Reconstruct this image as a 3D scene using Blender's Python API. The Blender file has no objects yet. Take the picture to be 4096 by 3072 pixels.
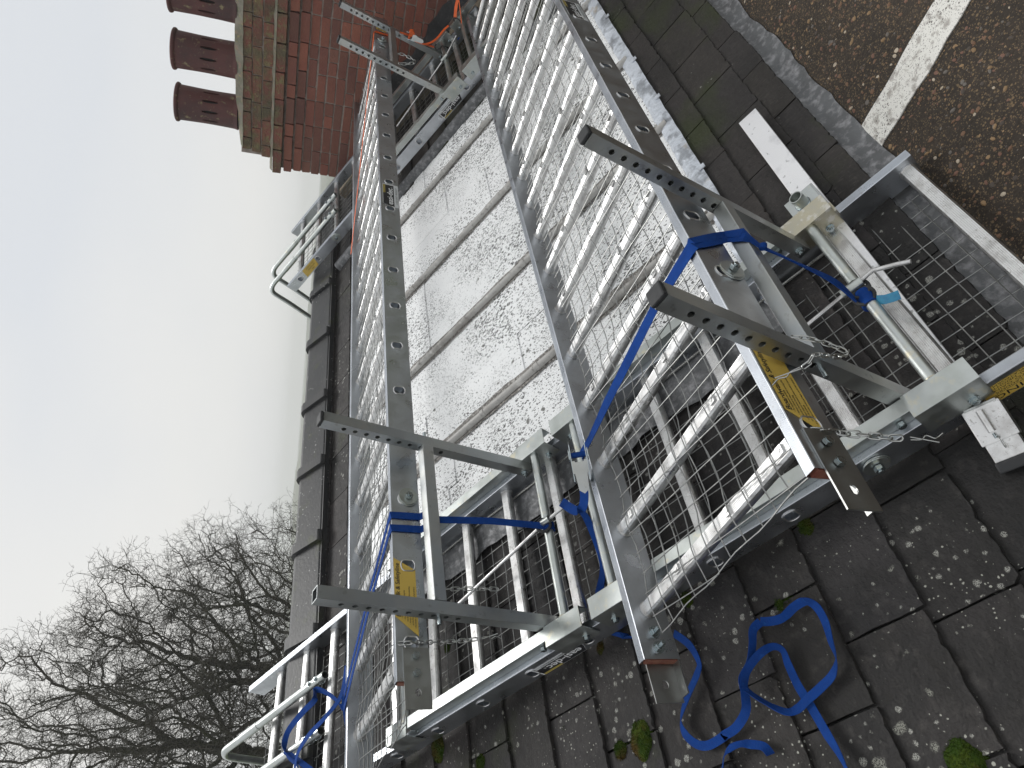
import bpy, math, random
import numpy as np
from mathutils import Matrix, Vector
random.seed(7); RNG = np.random.default_rng(7)
scene = bpy.context.scene
COL = scene.collection
CAM = np.array([0.0, 0.0, 8.0])          # eye height above the street; all measurements below are relative to the eye

# ---------------------------------------------------------------- camera, sky, sun, exposure
cd = bpy.data.cameras.new('camera'); cam = bpy.data.objects.new('camera', cd); COL.objects.link(cam)
cd.sensor_fit = 'HORIZONTAL'; cd.sensor_width = 36.0; cd.lens = 36.0 * 2840.0 / 4096.0
cd.clip_start = 0.02; cd.clip_end = 6000
mx = Matrix(((-0.14588403, 0.72426142, -0.67391634, 0), (-0.25972772, -0.68534794, -0.68032324, 0),
             (-0.95459906, 0.07578646, 0.28809209, 8.0), (0, 0, 0, 1)))
cam.matrix_world = mx
scene.camera = cam
SUN_AZ = math.radians(50); SUN_EL = math.radians(60)
wd = bpy.data.worlds.new("World"); scene.world = wd; wd.use_nodes = True
nt = wd.node_tree; nt.nodes.clear()
sky = nt.nodes.new('ShaderNodeTexSky'); sky.sky_type = 'NISHITA'; sky.sun_disc = False
sky.sun_elevation = SUN_EL; sky.sun_rotation = math.pi/2 - SUN_AZ; sky.dust_density = 5.0; sky.air_density = 1.0
hsv = nt.nodes.new('ShaderNodeHueSaturation'); hsv.inputs['Saturation'].default_value = 0.15; hsv.inputs['Value'].default_value = 0.12
bg1 = nt.nodes.new('ShaderNodeBackground'); bg1.inputs['Strength'].default_value = 0.05
tc = nt.nodes.new('ShaderNodeTexCoord'); mp = nt.nodes.new('ShaderNodeMapping'); mp.inputs['Scale'].default_value = (1.1, 1.1, 2.6)
nz = nt.nodes.new('ShaderNodeTexNoise'); nz.inputs['Scale'].default_value = 1.1; nz.inputs['Detail'].default_value = 3; nz.inputs['Roughness'].default_value = .45
cr = nt.nodes.new('ShaderNodeValToRGB'); cr.color_ramp.elements[0].position = .36; cr.color_ramp.elements[1].position = .66
cr.color_ramp.elements[0].color = (.72, .75, .79, 1); cr.color_ramp.elements[1].color = (.86, .855, .83, 1)
bg2 = nt.nodes.new('ShaderNodeBackground'); bg2.inputs['Strength'].default_value = 0.90
add = nt.nodes.new('ShaderNodeAddShader'); out = nt.nodes.new('ShaderNodeOutputWorld')
for a, b in ((sky.outputs[0], hsv.inputs['Color']), (hsv.outputs[0], bg1.inputs[0]), (tc.outputs['Generated'], mp.inputs[0]), (mp.outputs[0], nz.inputs['Vector']),
             (nz.outputs['Fac'], cr.inputs[0]), (cr.outputs[0], bg2.inputs[0]), (bg1.outputs[0], add.inputs[0]), (bg2.outputs[0], add.inputs[1]), (add.outputs[0], out.inputs[0])):
    nt.links.new(a, b)
sl = bpy.data.lights.new('sun', 'SUN'); sl.energy = 1.5; sl.angle = math.radians(22); sl.color = (1, .985, .96)
so = bpy.data.objects.new('sun', sl); COL.objects.link(so)
sd = Vector((math.cos(SUN_EL)*math.cos(SUN_AZ), math.cos(SUN_EL)*math.sin(SUN_AZ), math.sin(SUN_EL)))
so.rotation_euler = sd.to_track_quat('Z', 'Y').to_euler(); so.location = (0, 0, 20)
scene.cycles.volume_bounces = 6; scene.cycles.max_bounces = 12
vs = scene.view_settings; vs.view_transform = 'Standard'; vs.look = 'None'; vs.exposure = 0.1; vs.gamma = 1.0; vs.use_curve_mapping = False

# ---------------------------------------------------------------- frames of reference (metres, relative to the eye)
TH = 0.46743434
RD = np.array([1., 0, 0]); SD = np.array([0, math.cos(TH), math.sin(TH)]); ND = np.array([0, -math.sin(TH), math.cos(TH)])
class Fr:
    def __init__(s, O, x, y, z, w=0.0): s.O, s.x, s.y, s.z, s.w = np.array(O, float), np.array(x, float), np.array(y, float), np.array(z, float), w
    def __call__(s, a, b, c): return s.O + s.x*a + s.y*b + s.z*c
    def at(s, a, b, c, x=None, y=None, z=None): return Fr(s(a, b, c), s.x if x is None else x, s.y if y is None else y, s.z if z is None else z, s.w)
ROOF = Fr((0, 0, 0), RD, SD, ND)             # r along the ridge, s up the slope, n off the slope
WLD = Fr((0, 0, 0), (1, 0, 0), (0, 1, 0), (0, 0, 1))
L1 = Fr([0.8503, 2.6397, -0.573], [-0.02684, 0.89156, 0.45212], [0.99789, 0.05064, -0.04063], [0.05912, -0.45007, 0.89103], 0.737)
L2 = Fr([4.6265, 3.6824, 0.0431], [-0.00494, 0.87775, 0.47909], [0.99982, -0.00451, 0.01858], [-0.01847, -0.4791, 0.87757], 0.738)
BA = Fr([4.8851, 1.9787, -0.3838], [0.99999, -0.00279, -0.00229], [0.00297, 0.99659, 0.08246], [0.00205, -0.08247, 0.99659], 0.761)
BB = Fr([3.0509, 0.8904, -0.9988], [0.99984, 0.01536, -0.00956], [-0.0149, 0.99883, 0.04591], [0.01026, -0.04576, 0.9989], 0.760)
f_ = 2840.0
MR = np.array([[0.72426142, -0.68534794, 0.07578646], [-0.14588403, -0.25972772, -0.95459906], [0.67391634, 0.68032324, -0.28809209]])
def unit(v): v = np.array(v, float); return v/np.linalg.norm(v)
def ray(x, y): return MR.T @ np.array([(3072-y-1536)/f_, (x-2048)/f_, 1.0])
def inview(P, m=0.04):
    q = MR @ np.asarray(P, float)
    if q[2] < 0.1: return False
    u = q[0]/q[2]*f_ + 1536; v = q[1]/q[2]*f_ + 2048
    return -3072*m < u < 3072*(1+m) and -4096*m < v < 4096*(1+m)
def onroof(x, y, n=-1.79):
    d = ray(x, y); return d*(n/(d @ ND))

# ---------------------------------------------------------------- mesh helper
class MB:
    def __init__(s): s.v = []; s.f = []; s.sm = []
    def add(s, vs, fs, smooth=False):
        b = len(s.v); s.v += [tuple(map(float, p)) for p in vs]
        for f in fs: s.f.append(tuple(i+b for i in f)); s.sm.append(smooth)
        return s
    def box(s, F, x0, x1, y0, y1, z0, z1):
        P = [F(x, y, z) for z in (z0, z1) for y in (y0, y1) for x in (x0, x1)]
        return s.add(P, [(0, 2, 3, 1), (4, 5, 7, 6), (0, 1, 5, 4), (2, 6, 7, 3), (0, 4, 6, 2), (1, 3, 7, 5)])
    def extrude(s, F, prof, x0, x1, caps=True, smooth=False, nx=1):
        """profile in the frame's (y, z), swept along x"""
        n = len(prof); P = []
        for i in range(nx+1):
            x = x0+(x1-x0)*i/nx; P += [F(x, a, b) for a, b in prof]
        fs = [(i*n+j, i*n+(j+1) % n, (i+1)*n+(j+1) % n, (i+1)*n+j) for i in range(nx) for j in range(n)]
        s.add(P, fs, smooth)
        if caps:
            s.add([F(x0, a, b) for a, b in prof], [tuple(range(n))[::-1]]); s.add([F(x1, a, b) for a, b in prof], [tuple(range(n))])
        return s
    def poly(s, F, pts, z0, z1):
        """outline in the frame's (x, y), thickness z0..z1"""
        n = len(pts); P = [F(a, b, z0) for a, b in pts]+[F(a, b, z1) for a, b in pts]
        return s.add(P, [tuple(range(n))[::-1], tuple(range(n, 2*n))]+[(i, (i+1) % n, n+(i+1) % n, n+i) for i in range(n)])
    def tube(s, pts, r, n=12, caps=True, closed=False, smooth=True, inner=None):
        pts = [np.array(p, float) for p in pts]; m = len(pts)
        rr = r if hasattr(r, '__len__') else [r]*m
        rings = []; up = None
        for i in range(m):
            if closed: t = pts[(i+1) % m]-pts[i-1]
            else: t = pts[min(i+1, m-1)]-pts[max(i-1, 0)]
            t = t/(np.linalg.norm(t)+1e-12)
            if up is None:
                up = np.cross(t, (0, 0, 1.0)); 
                if np.linalg.norm(up) < .2: up = np.cross(t, (1.0, 0, 0))
            up = up-t*(up @ t); up = up/(np.linalg.norm(up)+1e-12); b = np.cross(t, up)
            rings.append([pts[i]+(up*math.cos(2*math.pi*j/n)+b*math.sin(2*math.pi*j/n))*rr[i] for j in range(n)])
        P = [p for R in rings for p in R]; k = m if closed else m-1
        fs = [(i*n+j, i*n+(j+1) % n, ((i+1) % m)*n+(j+1) % n, ((i+1) % m)*n+j) for i in range(k) for j in range(n)]
        s.add(P, fs, smooth)
        if caps and not closed: s.add(rings[0], [tuple(range(n))[::-1]]); s.add(rings[-1], [tuple(range(n))])
        return s
    def pipe(s, pts, ro, ri, n=16):
        """hollow tube with open ends"""
        s.tube(pts, ro, n, caps=False); s.tube(pts[::-1], ri, n, caps=False)
        for e, nb in ((0, 1), (-1, -2)):
            p = np.array(pts[e], float); t = unit(p-np.array(pts[nb], float)); a = np.cross(t, (0, 0, 1.0))
            if np.linalg.norm(a) < .2: a = np.cross(t, (1.0, 0, 0))
            a = unit(a); b = np.cross(t, a)
            R = [[p+(a*math.cos(2*math.pi*j/n)+b*math.sin(2*math.pi*j/n))*q for j in range(n)] for q in (ro, ri)]
            s.add(R[0]+R[1], [(j, (j+1) % n, n+(j+1) % n, n+j) for j in range(n)])
        return s
    def disc(s, F, r, h, n=20, z0=0.0):
        pts = [(r*math.cos(2*math.pi*j/n), r*math.sin(2*math.pi*j/n)) for j in range(n)]
        return s.poly(F, pts, z0, z0+h)
    def lathe(s, F, prof, n=28, smooth=True):
        P = [F(r*math.cos(2*math.pi*j/n), r*math.sin(2*math.pi*j/n), z) for r, z in prof for j in range(n)]
        return s.add(P, [(i*n+j, i*n+(j+1) % n, (i+1)*n+(j+1) % n, (i+1)*n+j) for i in range(len(prof)-1) for j in range(n)], smooth)
    def cell(s, fn, x0, x1, y0, y1, hx, hy, shape, depth, n=16):
        """one rectangle of a sheet with a hole in it; fn(x, y, d) -> point d below the sheet"""
        O = []; H = []
        for j in range(n):
            a = 2*math.pi*j/n; c, q = math.cos(a), math.sin(a); m = max(abs(c), abs(q))
            O.append((((x0+x1)/2)+c/m*(x1-x0)/2, ((y0+y1)/2)+q/m*(y1-y0)/2)); ux, uy = shape(c, q); H.append((hx+ux, hy+uy))
        P = [fn(a, b, 0) for a, b in O]+[fn(a, b, 0) for a, b in H]+[fn(a, b, depth) for a, b in H]
        return s.add(P, [(j, (j+1) % n, n+(j+1) % n, n+j) for j in range(n)]+[(n+j, n+(j+1) % n, 2*n+(j+1) % n, 2*n+j) for j in range(n)])
    def ribbon(s, pts, widths, w, t=0.0018):
        """flat webbing through pts; widths = direction of its width at each point"""
        P = []; m = len(pts); pts = [np.array(p, float) for p in pts]
        for i in range(m):
            T = unit(pts[min(i+1, m-1)]-pts[max(i-1, 0)]); W = np.array(widths[i], float); W = unit(W-T*(W @ T)); N = np.cross(T, W)
            for a, b in ((-1, -1), (1, -1), (1, 1), (-1, 1)): P.append(pts[i]+W*a*w/2+N*b*t/2)
        fs = [(i*4+j, i*4+(j+1) % 4, (i+1)*4+(j+1) % 4, (i+1)*4+j) for i in range(m-1) for j in range(4)]
        s.add(P, fs+[(3, 2, 1, 0), ((m-1)*4, (m-1)*4+1, (m-1)*4+2, (m-1)*4+3)], True); return s
    def build(s, name, mat, parent=None, loc=None, label=None, kind=None, bevel=0, share=None):
        base = np.array(parent['_loc'][:]) if parent is not None else (np.array(loc, float) if loc is not None else np.array(s.v).mean(0))
        me = bpy.data.meshes.new(name)
        me.from_pydata([tuple(np.array(p)-base) for p in s.v], [], s.f)
        me.polygons.foreach_set('use_smooth', s.sm)
        if any(s.sm):
            try: me.set_sharp_from_angle(angle=math.radians(38))
            except Exception: pass
        me.materials.append(mat)
        o = bpy.data.objects.new(name, me); COL.objects.link(o)
        if parent is not None: o.parent = parent; o.location = (0, 0, 0)
        else: o.location = Vector(base+CAM)
        o['_loc'] = list(map(float, base)); TMP.append(o)
        if label: o['label'] = label
        if kind: o['kind'] = kind
        if bevel:
            md = o.modifiers.new('bevel', 'BEVEL'); md.width = bevel; md.segments = 2; md.limit_method = 'ANGLE'; md.angle_limit = math.radians(50)
        return o
TMP = []
def thing(name, label, cat, loc, group=None):
    o = bpy.data.objects.new(name, None); COL.objects.link(o); o.location = Vector(np.array(loc)+CAM); o.empty_display_size = .1
    o['_loc'] = list(map(float, loc)); TMP.append(o); o['label'] = label; o['category'] = cat
    if group: o['group'] = group
    return o
def tag(o, label, cat, group=None):
    o['label'] = label; o['category'] = cat
    if group: o['group'] = group
    return o
def inst(src, parent, offset, name=None):
    o = src.copy(); COL.objects.link(o); o.parent = parent; o.location = Vector(offset); return o

# ---------------------------------------------------------------- materials
def mat(name, base=(.5, .5, .5), rough=.5, metal=0.0, noise=None, spec=None, bump=None, extra=None):
    """noise = (scale, amount, colour2, stretch); bump = (scale, strength, distance)"""
    m = bpy.data.materials.new(name); m.use_nodes = True; t = m.node_tree; B = t.nodes['Principled BSDF']
    B.inputs['Base Color'].default_value = (*base, 1); B.inputs['Roughness'].default_value = rough; B.inputs['Metallic'].default_value = metal
    if spec is not None: B.inputs['Specular IOR Level'].default_value = spec
    g = t.nodes.new('ShaderNodeNewGeometry'); pos = g.outputs['Position']
    cur = None
    def mapping(st):
        mpn = t.nodes.new('ShaderNodeMapping'); mpn.inputs['Scale'].default_value = st; t.links.new(pos, mpn.inputs[0]); return mpn.outputs[0]
    if noise:
        for sc, lo, hi, c2, st in noise:
            n = t.nodes.new('ShaderNodeTexNoise'); n.inputs['Scale'].default_value = sc; n.inputs['Detail'].default_value = 6; n.inputs['Roughness'].default_value = .6
            t.links.new(mapping(st), n.inputs['Vector'])
            r = t.nodes.new('ShaderNodeMapRange'); r.inputs[1].default_value = lo; r.inputs[2].default_value = hi; t.links.new(n.outputs['Fac'], r.inputs[0])
            x = t.nodes.new('ShaderNodeMixRGB'); x.inputs[2].default_value = (*c2, 1); t.links.new(r.outputs[0], x.inputs[0])
            if cur is None: x.inputs[1].default_value = (*base, 1)
            else: t.links.new(cur, x.inputs[1])
            cur = x.outputs[0]
    m['_'] = 0
    if extra: cur = extra(t, B, pos, cur, mapping) or cur
    if cur is not None: t.links.new(cur, B.inputs['Base Color'])
    if bump:
        hprev = None
        for sc, st, dist in bump:
            n = t.nodes.new('ShaderNodeTexNoise'); n.inputs['Scale'].default_value = sc; n.inputs['Detail'].default_value = 5
            t.links.new(pos, n.inputs['Vector']); b = t.nodes.new('ShaderNodeBump'); b.inputs['Strength'].default_value = st; b.inputs['Distance'].default_value = dist
            t.links.new(n.outputs['Fac'], b.inputs['Height'])
            if hprev is not None: t.links.new(hprev, b.inputs['Normal'])
            elif B.inputs['Normal'].is_linked: t.links.new(B.inputs['Normal'].links[0].from_socket, b.inputs['Normal'])
            hprev = b.outputs[0]
        t.links.new(hprev, B.inputs['Normal'])
    return m
def rough_noise(sc, lo, hi):
    def f(t, B, pos, cur, mapping):
        n = t.nodes.new('ShaderNodeTexNoise'); n.inputs['Scale'].default_value = sc; n.inputs['Detail'].default_value = 5; t.links.new(pos, n.inputs['Vector'])
        r = t.nodes.new('ShaderNodeMapRange'); r.inputs[1].default_value = .3; r.inputs[2].default_value = .7; r.inputs[3].default_value = lo; r.inputs[4].default_value = hi
        t.links.new(n.outputs['Fac'], r.inputs[0]); t.links.new(r.outputs[0], B.inputs['Roughness'])
    return f
def spots(sc, th, soft, col, mask=None, st=(1, 1, 1), rnd=.7, thmax=None, warp=0.0, grain=0):
    """voronoi blobs: grains, lichen, specks"""
    def f(t, B, pos, cur, mapping):
        src = mapping(st)
        if warp:
            w = t.nodes.new('ShaderNodeTexNoise'); w.inputs['Scale'].default_value = sc*1.7; w.inputs['Detail'].default_value = 4; t.links.new(src, w.inputs['Vector'])
            a = t.nodes.new('ShaderNodeVectorMath'); a.operation = 'MULTIPLY_ADD'; a.inputs[1].default_value = (warp/sc,)*3; t.links.new(w.outputs['Color'], a.inputs[0]); t.links.new(src, a.inputs[2]); src = a.outputs[0]
        v = t.nodes.new('ShaderNodeTexVoronoi'); v.inputs['Scale'].default_value = sc; v.inputs['Randomness'].default_value = rnd if rnd <= 1 else 1; t.links.new(src, v.inputs['Vector'])
        # spot radius varies from cell to cell; many cells hold none
        sp = t.nodes.new('ShaderNodeSeparateColor'); t.links.new(v.outputs['Color'], sp.inputs[0])
        pw = t.nodes.new('ShaderNodeMath'); pw.operation = 'POWER'; pw.inputs[1].default_value = 2.2; t.links.new(sp.outputs[0], pw.inputs[0])
        rad = t.nodes.new('ShaderNodeMath'); rad.operation = 'MULTIPLY'; rad.inputs[1].default_value = th; t.links.new(pw.outputs[0], rad.inputs[0])
        rsock = rad.outputs[0]
        if mask:
            n = t.nodes.new('ShaderNodeTexNoise'); n.inputs['Scale'].default_value = mask[0]; n.inputs['Detail'].default_value = 3; t.links.new(pos, n.inputs['Vector'])
            r = t.nodes.new('ShaderNodeMapRange'); r.inputs[1].default_value = mask[1]; r.inputs[2].default_value = mask[2]; t.links.new(n.outputs['Fac'], r.inputs[0])
            ms = r.outputs[0]
            if len(mask) > 3:      # density falls off along a direction
                d = t.nodes.new('ShaderNodeVectorMath'); d.operation = 'DOT_PRODUCT'; d.inputs[1].default_value = mask[3]; t.links.new(pos, d.inputs[0])
                r2 = t.nodes.new('ShaderNodeMapRange'); r2.inputs[1].default_value = mask[4]; r2.inputs[2].default_value = mask[5]; t.links.new(d.outputs['Value'], r2.inputs[0])
                m2 = t.nodes.new('ShaderNodeMath'); m2.operation = 'MULTIPLY'; t.links.new(ms, m2.inputs[0]); t.links.new(r2.outputs[0], m2.inputs[1]); ms = m2.outputs[0]
            m3 = t.nodes.new('ShaderNodeMath'); m3.operation = 'MULTIPLY'; t.links.new(rsock, m3.inputs[0]); t.links.new(ms, m3.inputs[1]); rsock = m3.outputs[0]
        s = t.nodes.new('ShaderNodeMath'); s.operation = 'SUBTRACT'; t.links.new(rsock, s.inputs[0]); t.links.new(v.outputs['Distance'], s.inputs[1])
        q = t.nodes.new('ShaderNodeMath'); q.operation = 'MULTIPLY'; q.use_clamp = True; q.inputs[1].default_value = soft; t.links.new(s.outputs[0], q.inputs[0])
        if grain:
            gn = t.nodes.new('ShaderNodeTexNoise'); gn.inputs['Scale'].default_value = grain; gn.inputs['Detail'].default_value = 2; t.links.new(pos, gn.inputs['Vector'])
            gr = t.nodes.new('ShaderNodeMapRange'); gr.inputs[1].default_value = .40; gr.inputs[2].default_value = .56; t.links.new(gn.outputs['Fac'], gr.inputs[0])
            qq = t.nodes.new('ShaderNodeMath'); qq.operation = 'MULTIPLY'; t.links.new(q.outputs[0], qq.inputs[0]); t.links.new(gr.outputs[0], qq.inputs[1]); q = qq
        x = t.nodes.new('ShaderNodeMixRGB'); x.inputs[2].default_value = (*col, 1); t.links.new(q.outputs[0], x.inputs[0])
        if cur is None: x.inputs[1].default_value = B.inputs['Base Color'].default_value[:]
        else: t.links.new(cur, x.inputs[1])
        return x.outputs[0]
    return f
def chain(*fs):
    def f(t, B, pos, cur, mapping):
        for g in fs: cur = g(t, B, pos, cur, mapping) or cur
        return cur
    return f
def per_object(cols):
    def f(t, B, pos, cur, mapping):
        oi = t.nodes.new('ShaderNodeObjectInfo'); r = t.nodes.new('ShaderNodeValToRGB'); r.color_ramp.interpolation = 'LINEAR'
        e = r.color_ramp.elements
        while len(e) < len(cols): e.new(.5)
        for i, c in enumerate(cols): e[i].position = i/(len(cols)-1); e[i].color = (*c, 1)
        t.links.new(oi.outputs['Random'], r.inputs[0])
        if cur is None: return r.outputs[0]
        x = t.nodes.new('ShaderNodeMixRGB'); x.blend_type = 'MULTIPLY'; x.inputs[0].default_value = 1; t.links.new(cur, x.inputs[1]); t.links.new(r.outputs[0], x.inputs[2]); return x.outputs[0]
    return f
M = {}
dirt = spots(260, .42, 9, (.16, .15, .14), mask=(9, .50, .66))
M['alu'] = mat('mill_aluminium', (.60, .63, .67), .36, 1.0, [(7, .40, .75, (.47, .49, .52), (1, 1, 1)), (60, .60, .78, (.45, .45, .46), (1, 1, 1))], extra=chain(rough_noise(14, .24, .44), dirt), bump=[(90, .06, .002)])
M['rung'] = mat('worn_aluminium_rung', (.76, .76, .755), .36, 1.0, [(22, .45, .70, (.52, .51, .50), (1, 1, 1)), (120, .60, .74, (.30, .28, .26), (1, 1, 1))], extra=rough_noise(30, .24, .48), bump=[(120, .08, .002)])
M['galv'] = mat('galvanised_steel', (.56, .59, .58), .40, 1.0, [(9, .42, .72, (.44, .47, .44), (1, 1, 1)), (25, .58, .74, (.68, .64, .50), (1, 1, 1))], extra=rough_noise(20, .28, .52), bump=[(60, .05, .002)])
M['zinc'] = mat('dull_zinc_post', (.43, .455, .465), .36, 1.0, [(6, .42, .70, (.50, .50, .47), (1, 1, 1)), (40, .60, .75, (.28, .28, .27), (1, 1, 1))], extra=rough_noise(16, .3, .5))
M['bolt'] = mat('bright_zinc_bolt', (.46, .52, .54), .25, 1.0, [(90, .5, .7, (.4, .43, .43), (1, 1, 1))])
M['wire'] = mat('galvanised_wire', (.27, .275, .27), .42, .9, [(40, .5, .7, (.42, .42, .40), (1, 1, 1))])
M['plate'] = mat('dark_steel_plate', (.40, .41, .40), .42, 1.0, [(8, .4, .7, (.30, .30, .29), (1, 1, 1))], extra=rough_noise(20, .32, .5))
M['yzinc'] = mat('yellow_passivated_steel', (.55, .51, .38), .38, 1.0, [(14, .4, .6, (.50, .48, .40), (1, 1, 1)), (30, .52, .6, (.66, .64, .58), (1, 1, 1))])
M['rubber'] = mat('black_rubber', (.018, .019, .021), .6, 0, [(30, .5, .8, (.05, .05, .05), (1, 1, 1))])
M['dark'] = mat('dark_hollow', (.02, .02, .02), .8)
M['slate'] = mat('weathered_slate', (.0205, .0200, .0200), .60, 0,
    [(3.0, .42, .64, (.036, .0335, .033), (1, 1, 1)), (11, .50, .70, (.020, .019, .018), (1, 1, 1)), (26, .54, .72, (.050, .047, .045), (1, 1, 1)), (2.1, .60, .72, (.036, .044, .022), (1, 1, 1)), (60, .55, .8, (.012, .012, .012), (4, 1, 1))], spec=.22,
    extra=chain(per_object([(.8, .8, .8), (1.25, 1.16, 1.14), (.95, .95, 1.0), (1.1, 1.05, 1.0), (.75, .75, .75)]),
                spots(34, .46, 10, (.33, .33, .29), mask=(4.5, .50, .62, (-.75, .62, .3), 1.75, 2.9), warp=.55, grain=420),
                spots(42, .54, 9, (.33, .33, .30), mask=(3.1, .41, .60), warp=.45, grain=500),
                spots(22, .46, 9, (.23, .23, .20), mask=(2.6, .42, .60, (-1, 0, 0), -1.45, -.6), warp=.7, grain=350),
                spots(100, .42, 8, (.34, .34, .30), mask=(3, .42, .62, (-1, 0, 0), -1.7, -.5), warp=.5)),
    bump=[(9, .5, .02), (40, .6, .008), (160, .4, .003)])
M['slate2'] = mat('clean_dark_slate', (.0185, .0175, .017), .58, 0,
    [(3.5, .38, .66, (.034, .031, .030), (1, 1, 1)), (24, .45, .75, (.020, .019, .018), (4, 1, 1)), (40, .55, .72, (.056, .051, .047), (4, 1, 1)), (1.7, .50, .62, (.026, .032, .014), (1, 1, 1))], spec=.22,
    extra=chain(per_object([(.8, .8, .8), (1.4, 1.33, 1.28), (1, 1, 1.02), (1.25, 1.2, 1.1)]), spots(60, .42, 8, (.30, .30, .27), mask=(5, .54, .66), warp=.5, grain=500)),
    bump=[(7, .55, .02), (45, .6, .008), (160, .4, .003)])
M['ridge'] = mat('blue_black_ridge_tile', (.022, .023, .025), .5, 0, [(5, .4, .7, (.045, .044, .044), (1, 1, 1)), (9, .58, .70, (.035, .04, .02), (1, 1, 1))],
    extra=spots(60, .40, 8, (.34, .34, .33), mask=(6, .42, .6), warp=.5), bump=[(60, .25, .005)])
M['moss'] = mat('moss', (.042, .080, .012), .95, 0, [(25, .45, .6, (.075, .11, .015), (1, 1, 1)), (8, .50, .62, (.10, .066, .020), (1, 1, 1))], spec=.1, bump=[(180, 1.0, .02)])
def pane_x(t, B, pos, cur, mapping): return None
M['pane'] = mat('whitewashed_glass', (.93, .94, .94), .42, 0, [(3, .45, .8, (.86, .87, .87), (1, 1, 1)), (14, .64, .84, (.60, .60, .58), (4, 1, 1))],
    extra=chain(spots(112, 1.08, 10, (.06, .06, .06), mask=(2.2, .26, .62), st=(1.5, .75, .75), rnd=1, warp=.5),
                spots(210, .8, 8, (.12, .12, .12), mask=(5, .25, .6), st=(1.5, .8, .8), rnd=1, warp=.4),
                spots(22, .34, 9, (.16, .16, .15), mask=(3, .45, .6), rnd=1, warp=.8)), spec=.5)
M['bar'] = mat('weathered_lead_glazing_bar', (.48, .47, .45), .5, .15, [(6, .50, .66, (.34, .32, .30), (1, 1, 1)), (45, .56, .75, (.16, .15, .14), (1, 1, 1)), (20, .56, .72, (.72, .71, .68), (1, 1, 1))], bump=[(40, .3, .006)])
M['wing'] = mat('dirty_lead_wing', (.20, .185, .17), .6, .1, [(5, .42, .60, (.10, .092, .085), (1, 1, 1)), (90, .48, .62, (.50, .48, .45), (1, 1, 1)), (120, .55, .65, (.06, .055, .05), (1, 1, 1))], bump=[(60, .4, .006)])
M['lead'] = mat('grey_lead', (.115, .12, .125), .5, .3, [(7, .42, .66, (.09, .092, .095), (1, 1, 1)), (30, .48, .68, (.27, .27, .28), (1, 1, 1))], bump=[(10, .5, .03), (50, .3, .008)])
M['darklead'] = mat('dark_lead', (.060, .062, .066), .55, .2, [(7, .42, .66, (.035, .036, .038), (1, 1, 1)), (30, .55, .7, (.12, .12, .12), (1, 1, 1))], bump=[(10, .4, .03)])
M['leadwhite'] = mat('white_oxidised_lead', (.62, .66, .72), .42, .15, [(13, .48, .62, (.30, .32, .35), (1, 1, 1)), (5, .60, .70, (.45, .36, .24), (1, 1, 1))], bump=[(26, .6, .02)])
M['brick'] = mat('red_brick', (.225, .098, .070), .85, 0, [(5, .42, .72, (.20, .078, .062), (1, 1, 1)), (60, .52, .75, (.15, .075, .062), (1, 1, 1)), (25, .60, .78, (.34, .15, .11), (1, 1, 1))],
    extra=per_object([(.75, .78, .8), (1.12, 1.0, .95), (.9, .85, .88), (1.3, 1.1, 1.0), (.62, .70, .76), (1.05, 1.1, 1.1)]), bump=[(80, .5, .006)])
M['brickmoss'] = mat('lichened_brick', (.20, .085, .068), .9, 0, [(60, .5, .75, (.12, .07, .055), (1, 1, 1)), (5, .44, .60, (.12, .105, .07), (1, 1, 1)), (16, .52, .66, (.17, .155, .085), (1, 1, 1)), (60, .60, .7, (.30, .28, .13), (1, 1, 1))],
    extra=per_object([(.8, .8, .8), (1.15, 1.1, 1.0), (.9, .9, .9)]), bump=[(60, .8, .01)])
M['mortar'] = mat('grey_lime_mortar', (.36, .31, .275), .95, 0, [(20, .4, .7, (.20, .17, .15), (1, 1, 1))], bump=[(60, .5, .006)])
M['cap'] = mat('lichened_cement_flaunching', (.26, .245, .20), .95, 0, [(6, .42, .62, (.17, .17, .12), (1, 1, 1)), (20, .52, .68, (.33, .24, .19), (1, 1, 1)), (40, .58, .7, (.30, .30, .12), (1, 1, 1))], bump=[(30, .8, .02)])
M['pot'] = mat('terracotta_pot', (.120, .048, .045), .7, 0, [(4, .42, .66, (.070, .040, .040), (1, 1, 1)), (18, .60, .70, (.26, .22, .12), (1, 1, 1)), (40, .62, .75, (.2, .19, .12), (1, 1, 1))], bump=[(40, .2, .005)])
M['stone'] = mat('mossy_sandstone', (.24, .20, .15), .9, 0, [(6, .45, .65, (.13, .12, .08), (1, 1, 1)), (30, .5, .7, (.30, .26, .20), (1, 1, 1))], bump=[(20, .6, .02)])
M['blue'] = mat('blue_webbing', (.007, .046, .225), .8, 0, [(14, .45, .7, (.005, .032, .155), (1, 1, 1)), (60, .60, .8, (.012, .08, .29), (1, 1, 1))], spec=.12, bump=[(260, .5, .003)])
M['cyan'] = mat('faded_turquoise_webbing', (.03, .22, .36), .7, 0, [(40, .4, .7, (.02, .13, .26), (1, 1, 1))])
M['orange'] = mat('orange_webbing', (.82, .14, .025), .55, 0, [(30, .45, .7, (.66, .10, .02), (1, 1, 1))])
M['yellow'] = mat('yellow_sticker', (.62, .43, .085), .45, 0, [(12, .5, .75, (.52, .37, .09), (1, 1, 1))])
M['blk'] = mat('black_print', (.015, .015, .018), .45)
M['wht'] = mat('white_print', (.75, .76, .77), .45)
M['grp'] = mat('grey_print_strip', (.55, .57, .58), .45)
M['gold'] = mat('gold_print', (.55, .43, .10), .45)
M['plug'] = mat('red_brown_plug', (.16, .045, .028), .6, 0, [(30, .4, .7, (.26, .12, .08), (1, 1, 1))])
M['clear'] = mat('scuffed_clear_holder', (.33, .35, .34), .25, .0, [(30, .5, .7, (.42, .42, .40), (1, 1, 1))])
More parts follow.
